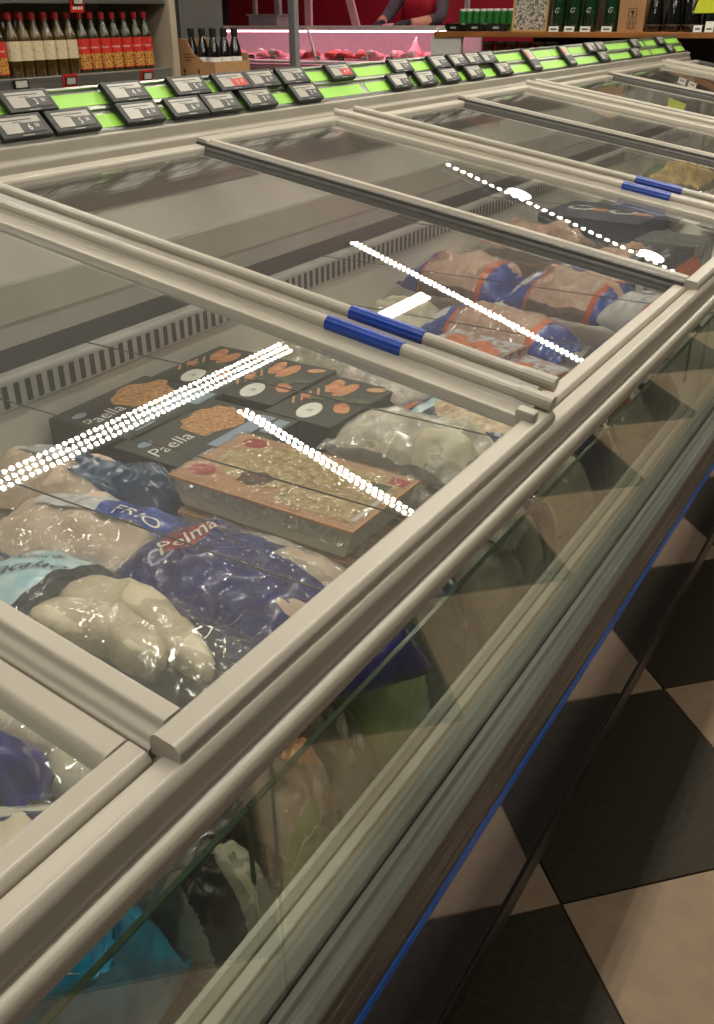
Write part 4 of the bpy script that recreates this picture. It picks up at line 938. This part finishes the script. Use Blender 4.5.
for i, x in enumerate((-2.037, -1.936, -1.834, -1.700)):
    t = thing('green_bottle', 'dark green bottle with pale swirl emblem on the plank, %s from the left' % ORD[i], 'bottle', (x, 6.20, 1.1785), (0, 0, 0), 'green bottles on the wooden shelf')
    obj('bottle_body', lathe(GB, 16), GBOTTLE, t, smooth=True); obj('foil', lathe([(.0162, .285), (.0168, .330), (.016, .334)], 12), BLACK, t)
    v = []; 
    def arc(a, b, i=i): 
        ang = -pi/2+a/.047; return (.0472*cos(ang), .0472*sin(ang), .115+b)
    lettering(t, 'C', WHITEP, arc, .040, 'emblem', shear=.3); lettering(t, '-', WHITEP, lambda a, b: arc(a+.008, b+.002), .03, 'emblem')
    c = thing('bottle_price_card', 'white price card before the green bottle, %s from the left' % ORD[i], 'price card', (x-.005, 6.135, 1.1785), (-.15, 0, 0), 'price cards on the wooden shelf')
    obj('card', bx(-.032, .032, -.001, .001, 0, .030), WHITEP, c); obj('card_print', bx(-.02, .02, -.0018, -.001, .010, .018), INK, c)
CB = [(.046, 0), (.052, .005), (.051, .05), (.042, .14), (.026, .23), (.017, .29), (.015, .34)]
for i, x in enumerate((-1.435, -1.325, -1.290, -1.215, -1.105, -.995, -.885)):
    t = thing('dark_bottle', 'black cone-shaped bottle on the plank, %s from the left' % ORD[i], 'bottle', (x, 6.19+(.14 if i == 2 else 0), 1.1785), (0, 0, 0), 'black bottles on the wooden shelf')
    obj('bottle_body', lathe(CB, 16), BBOTTLE, t, smooth=True); obj('foil', lathe([(.0158, .30), (.0165, .345), (.014, .35)], 12), BLACK, t)
    obj('label_sleeve', lathe([(.0516, .020), (.0513, .040)], 16), pbr('dark_label_%d' % i, '#4A3A2C', .5), t)
for i, x in enumerate((-1.165, -1.10)):
    c = thing('bottle_price_card', 'white price card before the black bottles, %s one' % ('left', 'right')[i], 'price card', (x, 6.132, 1.1785), (-.15, 0, 0), 'price cards on the wooden shelf')
    obj('card', bx(-.024, .024, -.001, .001, 0, .035+.02*i), WHITEP, c); obj('card_print', bx(-.014, .014, -.0018, -.001, .012, .02), INK, c)
c = thing('yellow_card', 'yellow-green promotional card hanging before the black bottles', 'price card', (-1.145, 6.115, 1.275), (0, 0, .1)); obj('card', prism([(-.05, 0), (.06, 0), (.07, .16), (-.01, .16)], -.001, .001), YTAG, c); obj('card_clip', bx(-.005, .03, -.004, .004, .15, .17), WHITEP, c)
t = thing('shipping_carton', 'tall brown shipping carton with fragile symbols between the bottles', 'carton', (-1.562, 6.28, 1.1785))
obj('carton_body', bx(-.085, .072, -.12, .12, 0, .36, bev=.002), CARDB, t); obj('tape', bx(-.02, .02, -.1208, .1208, .3595, .3608), TANP, t)
for k, z in enumerate((.075, .015)):
    for (a0, a1, b0, b1) in ((-.025, .025, 0, .003), (-.025, .025, .047, .05), (-.025, -.022, 0, .05), (.022, .025, 0, .05)): obj('symbol_frame', bx(a0, a1, -.1212, -.120, z+b0, z+b1), INK, t)
obj('glass_symbol', prism([(-.013, .112), (.013, .112), (.004, .094), (.002, .084), (.009, .081), (-.009, .081), (-.002, .084), (-.004, .094)], -.1212, -.120), INK, t)
for s in (-.009, .009): obj('arrow_symbol', prism([(s-.002, .022), (s+.002, .022), (s+.002, .046), (s+.006, .046), (s, .058), (s-.006, .046), (s-.002, .046)], -.1212, -.120), INK, t)
t = thing('pin_board', 'speckled board in a tan frame standing on the plank', 'board', (-2.222, 6.18, 1.1785), (-.06, 0, 0))
obj('board_sheet', bx(-.108, .108, -.004, .004, .008, .30), SPECKLE, t)
for a in ((-.118, -.106, 0, .31), (.106, .118, 0, .31)): obj('frame_strip', bx(a[0], a[1], -.008, .008, a[2], a[3]), TANP, t)
for a in ((-.118, .118, 0, .010), (-.118, .118, .300, .312)): obj('frame_strip', bx(a[0], a[1], -.008, .008, a[2], a[3]), TANP, t)
for i in range(9):
    t = thing('green_can', 'green can with pale top on the plank, %s from the left' % ORD[i], 'can', (-2.78+.050*i, 6.36, 1.1785), (0, 0, 0), 'green cans on the wooden shelf')
    obj('can_body', lathe([(.021, 0), (.0235, .004), (.0235, .112), (.020, .118)], 12), CANGREEN, t); obj('can_lid', lathe([(.020, .118), (.021, .128), (.018, .130)], 12), WHITEP, t)
for i, x in enumerate((-2.74, -2.59, -2.445)):
    t = thing('black_tray', 'black plastic food tray with pale mark on the plank, %s from the left' % ORD[i], 'tray', (x, 6.20, 1.1785), (0, 0, .1*i-.1), 'black trays on the wooden shelf')
    obj('tray_body', prism(rounded([(-.050, 0), (.050, 0), (.066, .034), (.058, .046), (-.058, .046), (-.066, .034)], .006, 3), -.05, .05), BLACK, t); obj('pale_mark', bx(-.02, .022, -.0508, -.050, .016, .028), SCREEN, t)
for i in range(6):
    t = thing('amber_jar', 'amber jar with white lid under the plank, %s from the left' % ORD[i], 'jar', (-2.575+.075*i, 6.18, .9855), (0, 0, 0), 'amber jars under the plank')
    obj('jar_body', lathe([(.030, 0), (.034, .004), (.034, .048), (.030, .054)], 14), JAR, t); obj('jar_lid', lathe([(.033, .053), (.033, .066), (.031, .068)], 14), WHITEP, t)
n = 0
for r in range(2):
    for i in range(6):
        t = thing('brown_cup', 'brown printed cup under the plank, %s row, %s from the left' % (('lower', 'upper')[r], ORD[i]), 'cup', (-2.575+.088*i, 6.36, .9855+.066*r), (0, 0, 0), 'brown cups under the plank')
        obj('cup_body', lathe([(.033, 0), (.040, .052), (.041, .055)], 14), CUP, t); obj('cup_lid', lathe([(.042, .054), (.042, .063), (.038, .0655)], 14), METAL, t)
for i in range(8):
    t = thing('dark_tin', 'dark tin with silver rim under the plank, %s from the left' % ORD[i], 'tin', (-2.06+.075*i, 6.19, .9855), (0, 0, 0), 'dark tins under the plank')
    obj('tin_body', lathe([(.032, 0), (.033, .003), (.033, .075), (.032, .078)], 14), BLACK, t); obj('tin_rim', lathe([(.034, .076), (.034, .084), (.029, .085)], 14), METAL, t)

# ------------------------------------------------------------------ lift the whole place so that the floor is at zero
for o in list(scene.objects):
    if o.parent is None and o is not cam: o.location.z += DZ
